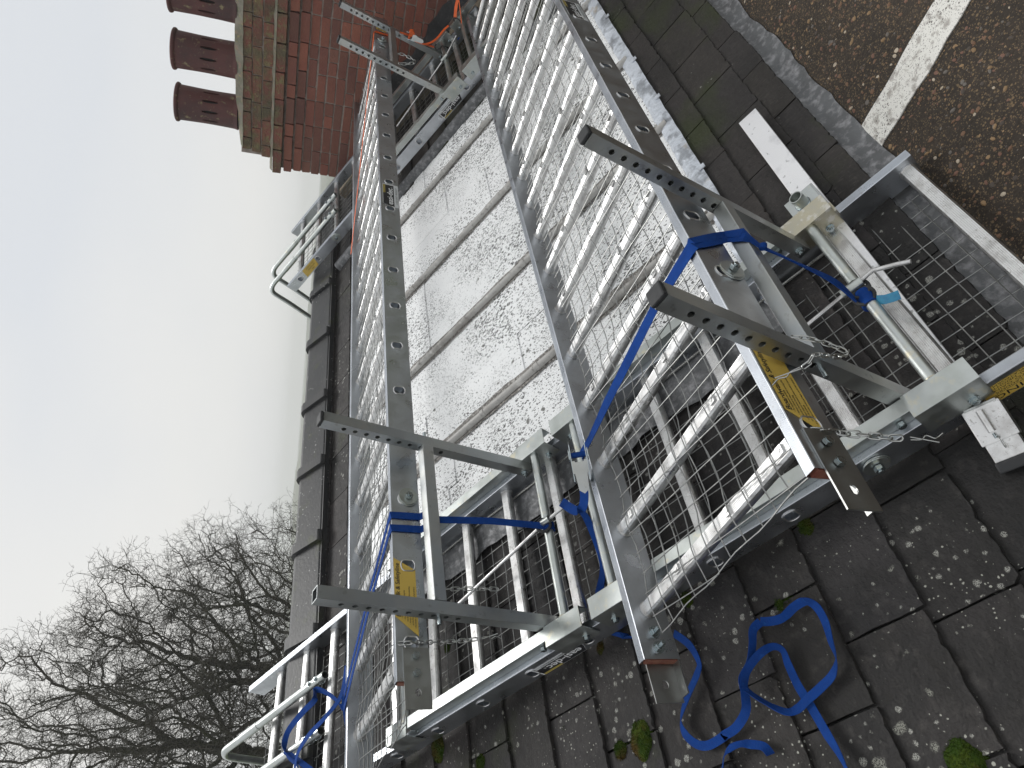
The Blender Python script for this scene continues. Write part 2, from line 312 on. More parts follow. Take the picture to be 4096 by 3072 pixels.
M['tar'] = mat('brown_mastic_asphalt', (.028, .021, .015), .9, 0, [(7, .40, .68, (.042, .031, .022), (1, 1, 1)), (60, .45, .7, (.022, .017, .012), (1, 1, 1))],
    extra=chain(spots(130, .62, 7, (.16, .11, .06), mask=(3, .2, .5), rnd=1, warp=.3), spots(240, .70, 6, (.12, .085, .05), rnd=1)), bump=[(110, .9, .008), (30, .5, .01)])
M['line'] = mat('worn_white_road_paint', (.66, .65, .61), .7, 0, [(30, .52, .62, (.36, .34, .31), (1, 1, 1))],
    extra=chain(spots(150, .68, 6, (.12, .11, .10), mask=(8, .25, .6), rnd=1, warp=.5), spots(300, .66, 6, (.22, .21, .20), rnd=1)), bump=[(120, .7, .004)])
M['bark'] = mat('mossy_bark', (.066, .062, .042), .95, 0, [(3, .45, .62, (.030, .028, .024), (1, 1, 1)), (.8, .5, .6, (.052, .056, .024), (1, 1, 1))])
M['twig'] = mat('bare_twigs', (.078, .070, .058), .95, 0, [(1.2, .45, .6, (.040, .042, .026), (1, 1, 1))])
M['grass'] = mat('fields', (.060, .085, .032), .95, 0, [(.01, .4, .6, (.10, .10, .05), (1, 1, 1)), (.15, .4, .6, (.05, .07, .03), (1, 1, 1))])
M['hill'] = mat('far_woods', (.045, .06, .035), .95, 0, [(.01, .4, .6, (.09, .10, .05), (1, 1, 1))])
M['chain'] = mat('dull_chain', (.46, .47, .46), .3, 1.0)
M['cable'] = mat('steel_rope', (.45, .45, .43), .4, .9, [(300, .45, .55, (.2, .2, .19), (1, 1, 1))])
M['wall'] = mat('brick_wall_far', (.22, .08, .06), .9)
PEB = [mat('pebble_'+n, c, .6, 0, [(60, .45, .7, tuple(q*.7 for q in c), (1, 1, 1))]) for n, c in
       (('brown', (.16, .085, .045)), ('ochre', (.26, .165, .08)), ('rust', (.17, .082, .052)), ('grey', (.13, .115, .10)), ('cream', (.45, .38, .29)), ('dark', (.06, .045, .035)))]

# ---------------------------------------------------------------- land below and beyond
m = MB(); m.add([(-900, -900, -8), (900, -900, -8), (900, 900, -8), (-900, 900, -8)], [(0, 1, 2, 3)])
o = m.build('ground', M['grass'], loc=(0, 0, -8), kind='structure')
m = MB(); n = 120
P = []
for i in range(n+1):
    a = math.radians(-10+110*i/n); h = 3.6+.9*math.sin(i*.37)+.6*math.sin(i*.9+1)+.35*math.sin(i*2.3)
    for d, z in ((520, -8.2), (540, -8+h*.7), (600, -8+h), (700, -8.2)): P.append((d*math.cos(a), d*math.sin(a), z))
m.add(P, [(i*4+j, (i+1)*4+j, (i+1)*4+j+1, i*4+j+1) for i in range(n) for j in range(3)], True)
m.build('hills', M['hill'], loc=(400, 400, -8), kind='structure')
m = MB(); m.box(WLD, -950, 950, -950, 950, -9, 10.5)
hm_ = bpy.data.materials.new('haze'); hm_.use_nodes = True; ht = hm_.node_tree; ht.nodes.clear()
hv = ht.nodes.new('ShaderNodeVolumePrincipled'); hv.inputs['Color'].default_value = (1, 1, 1, 1); hv.inputs['Density'].default_value = .0016; hv.inputs['Anisotropy'].default_value = .0
ho = ht.nodes.new('ShaderNodeOutputMaterial'); ht.links.new(hv.outputs[0], ho.inputs['Volume'])
m.build('haze', hm_, loc=(0, 0, 0), kind='stuff')

# ---------------------------------------------------------------- slate roof
NR = -1.80
roof = thing('slate_roof', 'dark slate roof with whitewashed glazing, black ridge tiles and lead edging', 'roof', ROOF(2, 1.5, NR))
m = MB()      # solid body of the roof under the slates, both slopes
apex = ROOF(0, 3.30, -1.775)
def under(r, s, dn): return ROOF(r, s, NR-dn)
A0 = [ROOF(-4, -.05, NR-.025), ROOF(-4, 3.28, NR-.025)]
prof = [ROOF(0, -.05, NR-.022)[1:], ROOF(0, 3.28, NR-.022)[1:]]
far = np.array([prof[1][0]+2.6, prof[1][1]-1.35]); pr = [tuple(prof[0]), tuple(prof[1]), tuple(far), (far[0], prof[0][1]-.05), (prof[0][0], prof[0][1]-.05)]
m.extrude(WLD, pr, -4, 5.75); m.build('roof_deck', M['dark'], roof)
def slate_mesh(F, w, L, t, seed, rag=.0045):
    r = random.Random(seed); pts = []
    nb = max(6, int(w/.013)); e = 0
    for i in range(nb+1):
        e = e*.25+r.uniform(-rag, rag)*.36; pts.append((-w/2+w*i/nb, e+(.007*r.random() if r.random() < .10 else 0)))
    if r.random() < .1: pts[0] = (-w/2+.012, pts[0][1]); pts.insert(0, (-w/2, .016))
    if r.random() < .1: pts[-1] = (w/2-.012, pts[-1][1]); pts.append((w/2, .014))
    for i in range(1, 4): pts.append((w/2+r.uniform(-.002, .0015), L*i/4))
    pts += [(w/2, L), (-w/2, L)]
    for i in range(3, 0, -1): pts.append((-w/2+r.uniform(-.0015, .002), L*i/4))
    m = MB(); n = len(pts)
    # riven lower edge: top face set back from the bottom face
    top = [(a*(1 if b > .02 else .995), b+(.0012+.0035*r.random()**3 if b < .02 else 0)) for a, b in pts]
    P = [F(a, b, -t) for a, b in pts]+[F(a, b, 0) for a, b in top]
    m.add(P, [tuple(range(n))[::-1], tuple(range(n, 2*n))]+[(i, (i+1) % n, n+(i+1) % n, n+i) for i in range(n)])
    return m
edges = [-.055, .04]+[.04+.2*k for k in range(1, 16)]
slates = []
JA = {0: [3.25, 2.90, 2.61, 2.29, 1.97], 1: [3.34, 3.03, 2.735, 2.44, 2.13], 2: [3.84, 3.51, 3.19, 2.89, 2.59, 2.345]}
rest = MB()
for ci, s0 in enumerate(edges):
    if s0 > 3.05: break
    if ci in JA:
        js = sorted(JA[ci]); a = js[0]
        while a > -2.6: a -= random.uniform(.29, .315); js.insert(0, a)
        if ci == 1: js = [j for j in js]
        a = js[-1]
        while a < 5.5: a += .305; js.append(a)
    else:
        off = {1: .14, 0: .29}[ci % 2]
        js = [off+.15+.302*k+random.uniform(-.012, .012) for k in range(-10, 19)]
    for a, b in zip(js, js[1:]):
        c = (a+b)/2
        if 1.56 < c < 4.66 and s0 > .36: 
            if s0 < 2.70: continue
        w = b-a-random.uniform(.003, .008); L = .26 if s0 < 2.95 else .16
        if 1.5 < c < 4.7 and ci == 2: L = .20
        lift = .013+random.uniform(0, .004); t = random.uniform(.007, .011)
        tilt = math.atan2(lift, .24)+random.uniform(-.004, .004); yaw = random.uniform(-.004, .004)
        ey = SD*math.cos(tilt)-ND*math.sin(tilt); ez = ND*math.cos(tilt)+SD*math.sin(tilt)
        ex = RD*math.cos(yaw)+SD*math.sin(yaw)
        F = Fr(ROOF(c, s0+random.uniform(-.004, .004), NR+.010+lift*.6), ex, ey, ez)
        slates.append((F, w, L, t, c, s0))
vis = [q for q in slates if inview(q[0](0, .1, 0), .06)]; hid = [q for q in slates if not inview(q[0](0, .1, 0), .06)]
vis.sort(key=lambda q: np.linalg.norm(q[0].O)); 
for i, (F, w, L, t, c, s0) in enumerate(vis):
    mm = slate_mesh(F, w, L, t, i)
    if i < 298: mm.build('slate', M['slate'] if (c < 1.75 or s0 > 2) else M['slate2'], roof)
    else: rest.add(mm.v, mm.f)
for i, (F, w, L, t, c, s0) in enumerate(hid):
    mm = slate_mesh(F, w, L, t, i); rest.add(mm.v, mm.f)
rest.build('slate_field', M['slate'], roof, kind='stuff')
# ridge tiles with raised overlapping collars
def ridge_tile(r0, r1):
    m = MB()
    a, b = np.array([3.055, NR+.055]), np.array([3.275, -1.715])
    def prof(up, low):
        # from front foot over the apex to the far foot, in (s, n)
        fy = SD; P = []
        ap = ROOF(0, b[0], b[1]+up)[1:]; ft = ROOF(0, a[0]-low, a[1]+up)[1:]; 
        back = (2*ap[0]-ft[0]+.02, ft[1]); th = .022+up*.3
        return [(ft[0], ft[1]), (ap[0]-.03, ap[1]-.008), (ap[0], ap[1]), (ap[0]+.03, ap[1]-.010), back, (back[0]-.01, back[1]-th), (ap[0], ap[1]-th-.02), (ft[0]+.008, ft[1]-th)]
    m.extrude(WLD, prof(0, 0), r0, r1-.005); m.extrude(WLD, prof(.022, .012), r0-.03, r0+.035)
    return m
for r0, r1 in zip([-1.13, -.58, -.03, .52, 1.08, 1.64, 2.185, 2.71, 3.25, 3.86, 4.42, 4.98], [-.58, -.03, .52, 1.08, 1.64, 2.185, 2.71, 3.25, 3.86, 4.42, 4.98, 5.5]):
    ridge_tile(r0, r1).build('ridge_tile', M['ridge'], roof, bevel=.006)
m = MB(); m.box(ROOF, -2, 5.6, 3.045, 3.075, NR+.0, NR+.05); m.build('mortar_bed', M['ridge'], roof)

# whitewashed patent glazing set in the slope
S0, S1 = .385, 2.73
bars = [1.60, 2.10, 2.76, 3.42, 4.22, 4.62]
m = MB(); m.box(ROOF, 1.50, 4.66, S0-.05, S1+.02, NR-.021, NR-.006); m.build('glazing_bed', M['wing'], roof)
for a, b in zip(bars, bars[1:]):
    cols = [(a+.02, (a+b)/2+random.uniform(-.05, .05)), (None, b-.02)]; cols[1] = (cols[0][1]+.002, cols[1][1])
    if b-a < .45: cols = [(a+.02, b-.02)]
    for c0, c1 in cols:
        ss = [S0]+sorted(random.uniform(.8, 2.4) for _ in range(2))+[S1]
        for k in range(len(ss)-1):
            m = MB(); lo, hi = ss[k], ss[k+1]+(.012 if k < len(ss)-2 else 0)
            ez = NR+.012
            pts = [ROOF(c0, lo, ez), ROOF(c1, lo, ez), ROOF(c1, hi, ez-.005), ROOF(c0, hi, ez-.005)]
            pb = [p-ND*.004 for p in pts]
            m.add(pts+pb, [(0, 1, 2, 3), (4, 7, 6, 5), (0, 4, 5, 1), (1, 5, 6, 2), (2, 6, 7, 3), (3, 7, 4, 0)])
            m.build('pane', M['pane'], roof)
for b in bars[1:-1]:
    m = MB(); Q = []
    for i in range(41):
        s = S0-.03+(S1-S0+.03)*i/40
        Q.append((s, .026+.008*RNG.random(), .050+.014*RNG.random()))
    P = [ROOF(b-w0, s, NR+.0155) for s, w0, w1 in Q]+[ROOF(b+w1, s, NR+.0155) for s, w0, w1 in Q]
    m.add(P, [(i, 41+i, 42+i, i+1) for i in range(40)]); m.build('bar_wing', M['wing'], roof)
    m = MB(); prof = [(.016*math.cos(math.pi*j/8), .004+.024*math.sin(math.pi*j/8)) for j in range(9)]
    FB = Fr(ROOF(b, 0, NR+.014), SD, -RD, ND)
    m.extrude(FB, prof, S0-.02, S1, smooth=True, nx=20)
    for k in range(6):                        # clips dressed over the bar
        s = S0+.1+k*.4+random.uniform(-.06, .06); m.extrude(FB, [(p*1.15, q*1.12) for p, q in prof], s, s+.02)
    m.build('glazing_bar', M['bar'], roof)
# big roll beside the far roof ladder, lead verge on the near side, white lead sill
FB = Fr(ROOF(4.575, 0, NR+.01), SD, -RD, ND); m = MB(); prof = [(.045*math.cos(math.pi*j/10), .055*math.sin(math.pi*j/10)) for j in range(11)]
m.extrude(FB, prof, S0-.02, 1.62, smooth=True); m.extrude(FB, [(p*.94, q*.94) for p, q in prof], 1.622, 3.0, smooth=True); m.build('verge_roll', M['lead'], roof)
m = MB(); P = []; nn = 50
for i in range(nn+1):
    s = S0-.04+(S1-S0+.06)*i/nn
    P += [ROOF(1.625+.006*math.sin(i*1.3), s, NR+.017), ROOF(1.56, s, NR+.026+.004*math.sin(i*.9)), ROOF(1.50, s, NR+.024+.003*math.sin(i*1.7)), ROOF(1.44+.012*math.sin(i*.7)+.006*math.sin(i*2.1), s, NR+.028+.005*math.sin(i*1.1))]
m.add(P, [(i*4+j, i*4+j+1, i*4+j+5, i*4+j+4) for i in range(nn) for j in range(3)], True); m.build('lead_flashing', M['lead'], roof)
m = MB(); P = []; nn = 120
for i in range(nn+1):
    r = 1.5+3.1*i/nn; w = (w if i else 0)*.5+RNG.normal()*.0012
    P += [ROOF(r, S0+.022+w, NR+.018), ROOF(r, S0+.006+w, NR+.026+.003*math.sin(i*1.7)), ROOF(r, S0-.02, NR+.030+.003*math.sin(i*2.9)), ROOF(r, S0-.046+w*.6, NR+.027)]
m.add(P, [(i*4+j, (i+1)*4+j, (i+1)*4+j+1, i*4+j+1) for i in range(nn) for j in range(3)], True); m.build('lead_sill', M['leadwhite'], roof)
for r in (2.35, 2.95, 3.35, 3.9):
    m = MB(); m.box(ROOF, r-.012, r+.012, S0-.058, S0-.03, NR+.029, NR+.033); m.build('lead_clip', M['leadwhite'], roof)
# lead at the foot of the slope
E0 = ROOF(0, -.05, NR-.004)
m = MB(); P = []; nn = 200
for i in range(nn+1):
    r = -3+8.6*i/nn; w = (w if i else 0)*.6+RNG.normal()*.004; b = .004*math.sin(i*1.3)
    for k, (dy, dz) in enumerate(((.03, .012), (0, .004), (-.018, -.018), (-.045+w*.3, -.030), (-.075+w, -.037))): P.append((r, E0[1]+dy, E0[2]+dz+(b*.6 if 1 < k < 4 else 0)))
m.add(P, [(i*5+j, i*5+j+1, (i+1)*5+j+1, (i+1)*5+j) for i in range(nn) for j in range(4)], True); m.build('eaves_lead', M['lead'], roof)

# ---------------------------------------------------------------- flat roof below the eaves
ZF = E0[2]-.042
m = MB(); m.box(WLD, -4, 6.2, -3.2, E0[1]+.05, ZF-.25, ZF); o = m.build('flat_roof', M['tar'], kind='structure')
m = MB(); m.box(WLD, -4, 6.2, -3.2, 3.2, -8, ZF-.252); o = m.build('building_wall', M['wall']); tag(o, 'brick walls of the building that carry the slate and flat roofs', 'building wall')
m = MB(); pl = []; pr_ = []
yy = np.linspace(E0[1]-.055, -1.2, 40)
for i, y in enumerate(yy):
    t = (E0[1]-.055-y); j = .003*math.sin(i*2.1)+.003*math.sin(i*.9)
    pl.append((1.845+.075*t+j, y)); pr_.append((1.975+.085*t+.003*math.sin(i*1.4), y+(.012 if i == 0 else 0)))
m.poly(Fr((0, 0, ZF), RD, (0, 1, 0), (0, 0, 1)), pl+pr_[::-1], .001, .005)
o = m.build('painted_line', M['line'], kind='structure')
peb = [MB() for _ in PEB]
def pebble(m, x, y, r, rnd):
    a = rnd.uniform(0, math.pi); e = rnd.uniform(.5, .95); hgt = rnd.uniform(.3, .6); P = []
    n = 7
    for lv, (rr, zz) in enumerate(((1, 0), (.85, .55), (.45, .95))):
        for j in range(n):
            t = 2*math.pi*j/n+lv*.3; u = r*rr*math.cos(t)*(1+.12*math.sin(3*t+a)); v = r*e*rr*math.sin(t)
            P.append((x+u*math.cos(a)-v*math.sin(a), y+u*math.sin(a)+v*math.cos(a), ZF-.001+r*hgt*zz))
    m.add(P, [(i*n+j, i*n+(j+1) % n, (i+1)*n+(j+1) % n, (i+1)*n+j) for i in range(2) for j in range(n)]+[tuple(range(2*n, 3*n))], True)
rp = random.Random(3); cnt = 0
while cnt < 15000:
    x = rp.uniform(.6, 5.5); y = rp.uniform(-.7, E0[1]-.085)
    r = rp.choice([.0022, .0028, .0035, .0045, .006, .0085])*rp.uniform(.8, 1.2)
    t = E0[1]-.055-y
    if 1.845+.075*t-.005 < x < 1.975+.085*t+.005 and r > .0: continue
    cnt += 1
    k = rp.choices(range(6), weights=(32, 14, 14, 14, 7, 19))[0]
    if inview((x, y, ZF), .03): pebble(peb[k], x, y, r, rp)
for mm, pm, nme in zip(peb, PEB, ('brown', 'ochre', 'rust', 'grey', 'cream', 'dark')):
    o = mm.build('pebbles', pm, kind='stuff'); o['label'] = nme+' pebbles set in the asphalt of the flat roof'; o['category'] = 'pebbles'

# ---------------------------------------------------------------- chimney stack
XC = 5.83
ch = thing('chimney_stack', 'red brick chimney stack with mossy cement top and a row of terracotta pots', 'chimney', (XC+.3, 2.5, -1.5))
YE = 3.45                                    # far edge of the stack
zb0 = .274; CH = .0754                       # underside of the projecting courses; brick course height
def brick_mesh(w, h, d, seed):
    r = random.Random(seed); j = lambda: r.uniform(-.0025, .0025); P = []
    for x in (0, d):
        c = .004
        for (y, z) in ((c, 0), (w-c, 0), (w, c), (w, h-c), (w-c, h), (c, h), (0, h-c), (0, c)): P.append((x+j()*.6, y+j(), z+j()))
    m = MB(); n = 8; m.add(P, [tuple(range(n)), tuple(range(n, 2*n))[::-1]]+[(i, n+i, n+(i+1) % n, (i+1) % n) for i in range(n)]); return m
BR = {}
def brick(parent, x, y1, z, w, mt, h=.064, d=.10):
    key = (round(w, 3), round(h, 3), random.randrange(4), mt)
    if key not in BR:
        mm = brick_mesh(w, h, d, len(BR)); o = mm.build('brick', M[mt], parent, loc=None); 
        # mesh data relative to its own corner
        base = np.array(parent['_loc'][:]); 
        for v in o.data.vertices: v.co += Vector(base)
        BR[key] = o; o.location = Vector(np.array([x, y1-w, z])-base); return o
    base = np.array(parent['_loc'][:]); return inst(BR[key], parent, np.array([x, y1-w, z])-base)
def course(z, yend, x, mt, start, h=.064):
    y = yend; first = True; k = 0; pat = start
    while y > .9:
        w = (.213 if pat[k % len(pat)] == 's' else .102)
        if k == 0 and start == 'q': w = .06
        P = (x, y-w/2, z+.03)
        if inview(P, .05) and (z > ROOF(0, (P[1]-.81)/.8926, NR)[2]-.1):
            brick(ch, x+random.uniform(-.002, .003), y, z+random.uniform(-.0015, .0015), w, mt, h)
        y -= w+.010; k += 1
for k in range(1, 21):
    z = zb0-.172-(k-1)*CH+CH*0-.0
    z = .118-(k)*CH+.0
    if k >= 1: course(z, YE-.0, XC, 'brick', ('hs' if k % 2 else 's') if k % 3 else 'hhs')
course(.118, YE-.01, XC-.014, 'brick', 's'); course(.118+.080, YE-.0, XC-.030, 'brick', 'hs')
# projecting ledge courses: corbel brick, mortar shelf, three mossy courses
course(.282, YE+.02, XC-.050, 'brickmoss', 's', .070)
course(.375, YE-.10, XC-.020, 'brickmoss', 'hs', .070); course(.455, YE-.13, XC-.018, 'brickmoss', 's', .066); course(.530, YE-.15, XC-.022, 'brickmoss', 'hs', .066)
m = MB(); m.box(WLD, XC+.009, XC+.56, -.2, YE-.006, -2.2, .285); m.box(WLD, XC-.006, XC+.56, -.2, YE-.105, .285, .605); m.build('mortar_core', M['mortar'], ch)
m = MB(); P = []; nn = 60     # weathered ledge of moss and mortar
for i in range(nn+1):
    y = YE+.0-(YE+.2)*i/nn; q = .008*math.sin(i*1.9)+.006*math.sin(i*3.7)
    P += [(XC-.056, y, .352), (XC-.052+q*.5, y, .358+q*.3), (XC-.02, y, .374+q*.4), (XC+.02, y, .376)]
m.add(P, [(i*4+j, i*4+j+1, (i+1)*4+j+1, (i+1)*4+j) for i in range(nn) for j in range(3)], True); m.build('ledge_weathering', M['cap'], ch)
m = MB(); P = []; nn = 50; mmn = 8     # rounded cement flaunching
for i in range(nn+1):
    y = (YE-.16)-(YE+.2)*i/nn; e = min(1, (i+.2)/8); 
    for j in range(mmn+1):
        a = j/mmn; x = XC-.028+.60*a; z = .600+(.030*math.sqrt(e)+.034*math.sin(math.pi*min(1, .13+a*.87))*math.sqrt(e))*(1+.1*math.sin(i*1.1+j)) if 0 < j < mmn else .592; x = x+.02*(1 if j == 1 else 0)-.055*(1 if j == 1 else 0)
        P.append((x, y, z+.003*math.sin(i*2.3+j*1.7)))
m.add(P, [(i*(mmn+1)+j, i*(mmn+1)+j+1, (i+1)*(mmn+1)+j+1, (i+1)*(mmn+1)+j) for i in range(nn) for j in range(mmn)], True); m.build('cement_cap', M['cap'], ch)
for yc in (3.07, 2.64, 2.21, 1.78):
    F = Fr((XC+.14, yc, .640), RD, (0, 1, 0), (0, 0, 1)); pt = MB(); R0 = .150
    def rad(z): return .138-.005*math.sin(math.pi*min(1, z/.45))+(.006 if z < .03 else 0)
    NS = 20
    for si in range(NS):                     # wall of the pot, a slot in every second strip
        for (z0, z1, hole) in ((0, .03, 0), (.03, .13, 0), (.13, .29, si % 2 == 0), (.29, .43, 0)):
            fn = lambda a, z, d: F((rad(z)-d)*math.cos(a), (rad(z)-d)*math.sin(a), z)
            a0 = 2*math.pi*si/NS; a1 = 2*math.pi*(si+1)/NS
            if hole: pt.cell(fn, a0, a1, z0, z1, (a0+a1)/2, (z0+z1)/2, lambda c, q: (c*.085, q*.062), .020)
            else:
                am = (a0+a1)/2; pt.add([fn(a0, z0, 0), fn(am, z0, 0), fn(a1, z0, 0), fn(a1, z1, 0), fn(am, z1, 0), fn(a0, z1, 0)], [(0, 1, 4, 5), (1, 2, 3, 4)], True)
    pt.lathe(F, [(rad(.43), .43), (.138, .446), (.150, .454), (.154, .464), (.152, .474), (.142, .480), (.124, .479), (.118, .46), (.118, .44)])
    cp = pt.build('chimney_pot', M['pot'], ch)
    MB().lathe(F, [(.112, .0), (.112, .44), (.001, .45)]).build('dark_core', M['dark'], cp)  # added dark core: shade inside the pot given as colour behind the slots
# lead apron and stone kerb where the stack meets the slope
m = MB(); P = []
for i in range(24):
    y = 2.75-1.9*i/23; zr = ROOF(0, (y-.81)/.8926, NR)[2]; st = .20+.02*math.sin(i*1.1)+(.06 if (i//3) % 2 else 0)
    P += [(XC-.012, y, zr+st), (XC-.020, y, zr+.12), (XC-.10, y, zr+.05), (XC-.30, y, zr+.045), (XC-.34, y, zr+.0)]
m.add(P, [(i*5+j, i*5+j+1, (i+1)*5+j+1, (i+1)*5+j) for i in range(23) for j in range(4)], True); m.build('lead_apron', M['darklead'], ch)
kerb = MB()
for i in range(5):
    s0 = .2+i*.55; kerb.box(ROOF, 5.46+.01*(i % 2), 5.72, s0, s0+.54, NR-.02, NR+.085+.01*(i % 3))
kerb.build('stone_kerb', M['stone'], ch, bevel=.015)

# ---------------------------------------------------------------- lettering
def text(parent, name, body, size, F, mt, depth=.0004, width=None, shear=0.0, bold=0.0):
    """F.x = reading direction, F.y = up of the letters, F.z = out of the surface"""
    cu = bpy.data.curves.new(name, 'FONT'); cu.body = body; cu.size = size; cu.align_x = 'LEFT'; cu.shear = shear; cu.offset = bold; cu.resolution_u = 3; cu.space_line = 1.05
    o = bpy.data.objects.new(name, cu); me = bpy.data.meshes.new_from_object(o); bpy.data.objects.remove(o)
    co = np.zeros(len(me.vertices)*3); me.vertices.foreach_get('co', co); co = co.reshape(-1, 3)
    sx = 1.0
    if width and len(co): sx = width/max(1e-6, co[:, 0].max())
    base = np.array(parent['_loc'][:])
    W = F.O+np.outer(co[:, 0]*sx, F.x)+np.outer(co[:, 1], F.y)+F.z*depth-base
    me.vertices.foreach_set('co', W.ravel()); me.materials.clear(); me.materials.append(M[mt])
    t = bpy.data.objects.new(name, me); COL.objects.link(t); t.parent = parent; return t
def plate(parent, name, F, pts, mt, h=.0005):
    return MB().poly(F, pts, .0002, h).build(name, M[mt], parent)
def maker_label(parent, F, L=.205, H=.068):
    """F.O lower left corner of the label as read"""
    lab = plate(parent, 'maker_label', F, [(0, .0), (L, 0), (L+.018*0, H*.28), (L, H), (.02, H), (0, H*.4)], 'wht', .0004)
    plate(lab, 'black_panel', F, [(.002, H*.27), (L-.006, H*.27), (L-.006, H*.98), (.02, H*.98), (.002, H*.42)], 'blk', .0008)
    plate(lab, 'grey_strip', F, [(.003, .002), (L-.003, .002), (L-.003, H*.24), (.003, H*.24)], 'grp', .0008)
    text(lab, 'lettering', 'easi-dec', .042, F.at(.018, H*.36, .0009), 'wht', width=.150, bold=.0006)
    text(lab, 'lettering', '\u00ae', .012, F.at(.172, H*.36, .0009), 'wht')
    text(lab, 'lettering', 'A KEE SAFETY PRODUCT', .0125, F.at(.030, H*.06, .0009), 'blk', width=.150)
    for k in (0, 1): plate(lab, 'yellow_stripe', F.at(L*.58, H*(.84+.09*k), .0008), [(0, 0), (L*.38, 0), (L*.38, .003), (0, .003)], 'gold', .0006)
    return lab
def safety_label(parent, F, L=.30, H=.066):
    lab = plate(parent, 'safety_label', F, [(-.085, 0), (.222, 0), (.222, H*.28), (.132, H), (-.035+.0, H), (-.055, H*.72)][:0] or [(-.07, 0), (.19, 0), (.235, H*.35), (.235, H), (.0, H)][:0] or [(-.08, 0), (.155, 0), (.205, H), (.0, H)], 'yellow', .0006)
    return lab

# ---------------------------------------------------------------- ladder-type boards
def stile_part(parent, F, x0, x1, ya, yb, zb, zt, holes, side, name='stile', ribbed=True):
    """box rail from x0 to x1 between y=ya (holed face side) and yb; holes at x positions on the outer face"""
    m = MB(); g = .0009
    ny = 9; top = []
    for i in range(ny):                     # ribbed flange
        a = ya+(yb-ya)*(.08+.84*i/ny); b = ya+(yb-ya)*(.08+.84*(i+.5)/ny); top += [(a, zt), (b, zt), (b, zt-g), (ya+(yb-ya)*(.08+.84*(i+1)/ny), zt-g)]
    top = [(ya, zt-.002), (ya+(yb-ya)*.04, zt)]+top+[(yb, zt-.002)]
    # top strip, far wall, bottom as one open profile
    prof = top+[(yb, zb), (ya, zb)]
    n = len(prof); P = [F(x, a, b) for x in (x0, x1) for a, b in prof]
    m.add(P, [(j, j+1, n+j+1, n+j) for j in range(n-1)])
    hz = (zt+zb)/2+.0; cx = sorted(holes); out = -1 if yb > ya else 1
    fn = lambda x, z, d: F(x, ya-out*d, z)
    shp = lambda c, q: (.0235*max(-.80, min(.80, c*1.05)), .0225*q)
    xs = x0
    for h in cx:
        if h-.03 < x0 or h+.03 > x1: continue
        m.add([F(xs, ya, zb), F(h-.03, ya, zb), F(h-.03, ya, zt-.002), F(xs, ya, zt-.002)], [(0, 1, 2, 3)])
        m.cell(fn, h-.03, h+.03, zb, zt-.002, h, hz, shp, .028); xs = h+.03
    m.add([F(xs, ya, zb), F(x1, ya, zb), F(x1, ya, zt-.002), F(xs, ya, zt-.002)], [(0, 1, 2, 3)])
    st = m.build(name, M['alu'], parent)
    for h in cx:
        if h-.03 < x0 or h+.03 > x1: continue
        if not inview(F(h, ya, hz)): continue
        r = MB(); r.tube([fn(h+shp(math.cos(t), math.sin(t))[0], hz+shp(math.cos(t), math.sin(t))[1], -.0008) for t in np.linspace(0, 2*math.pi, 21)[:-1]], .0026, 6, closed=True)
        r.build('rung_end', M['rung'], st)
    return st
RUNGP = []
for j in range(20):
    a = 2*math.pi*j/20-math.pi/2
    y, z = .0200*math.cos(a), .0200*math.sin(a); RUNGP.append((y, min(z, .0125)))
RUNGP2 = []
for (y, z) in RUNGP: RUNGP2.append((y, z))
def rung_profile():
    P = []
    for j in range(15):
        a = math.pi-.75+ (math.pi+1.5)*j/14; P.append((.0215*math.cos(a), .0215*math.sin(a)))
    P2 = []; y1 = P[-1][0]; zt = P[-1][1]; nr = 7
    for i in range(nr):
        a = y1-2*y1*(i+.1)/nr; b = y1-2*y1*(i+.55)/nr; c = y1-2*y1*(i+.6)/nr; P2 += [(a, zt+.0006), (b, zt+.0006), (c, zt-.0006)]
    return P+P2
RP = rung_profile()
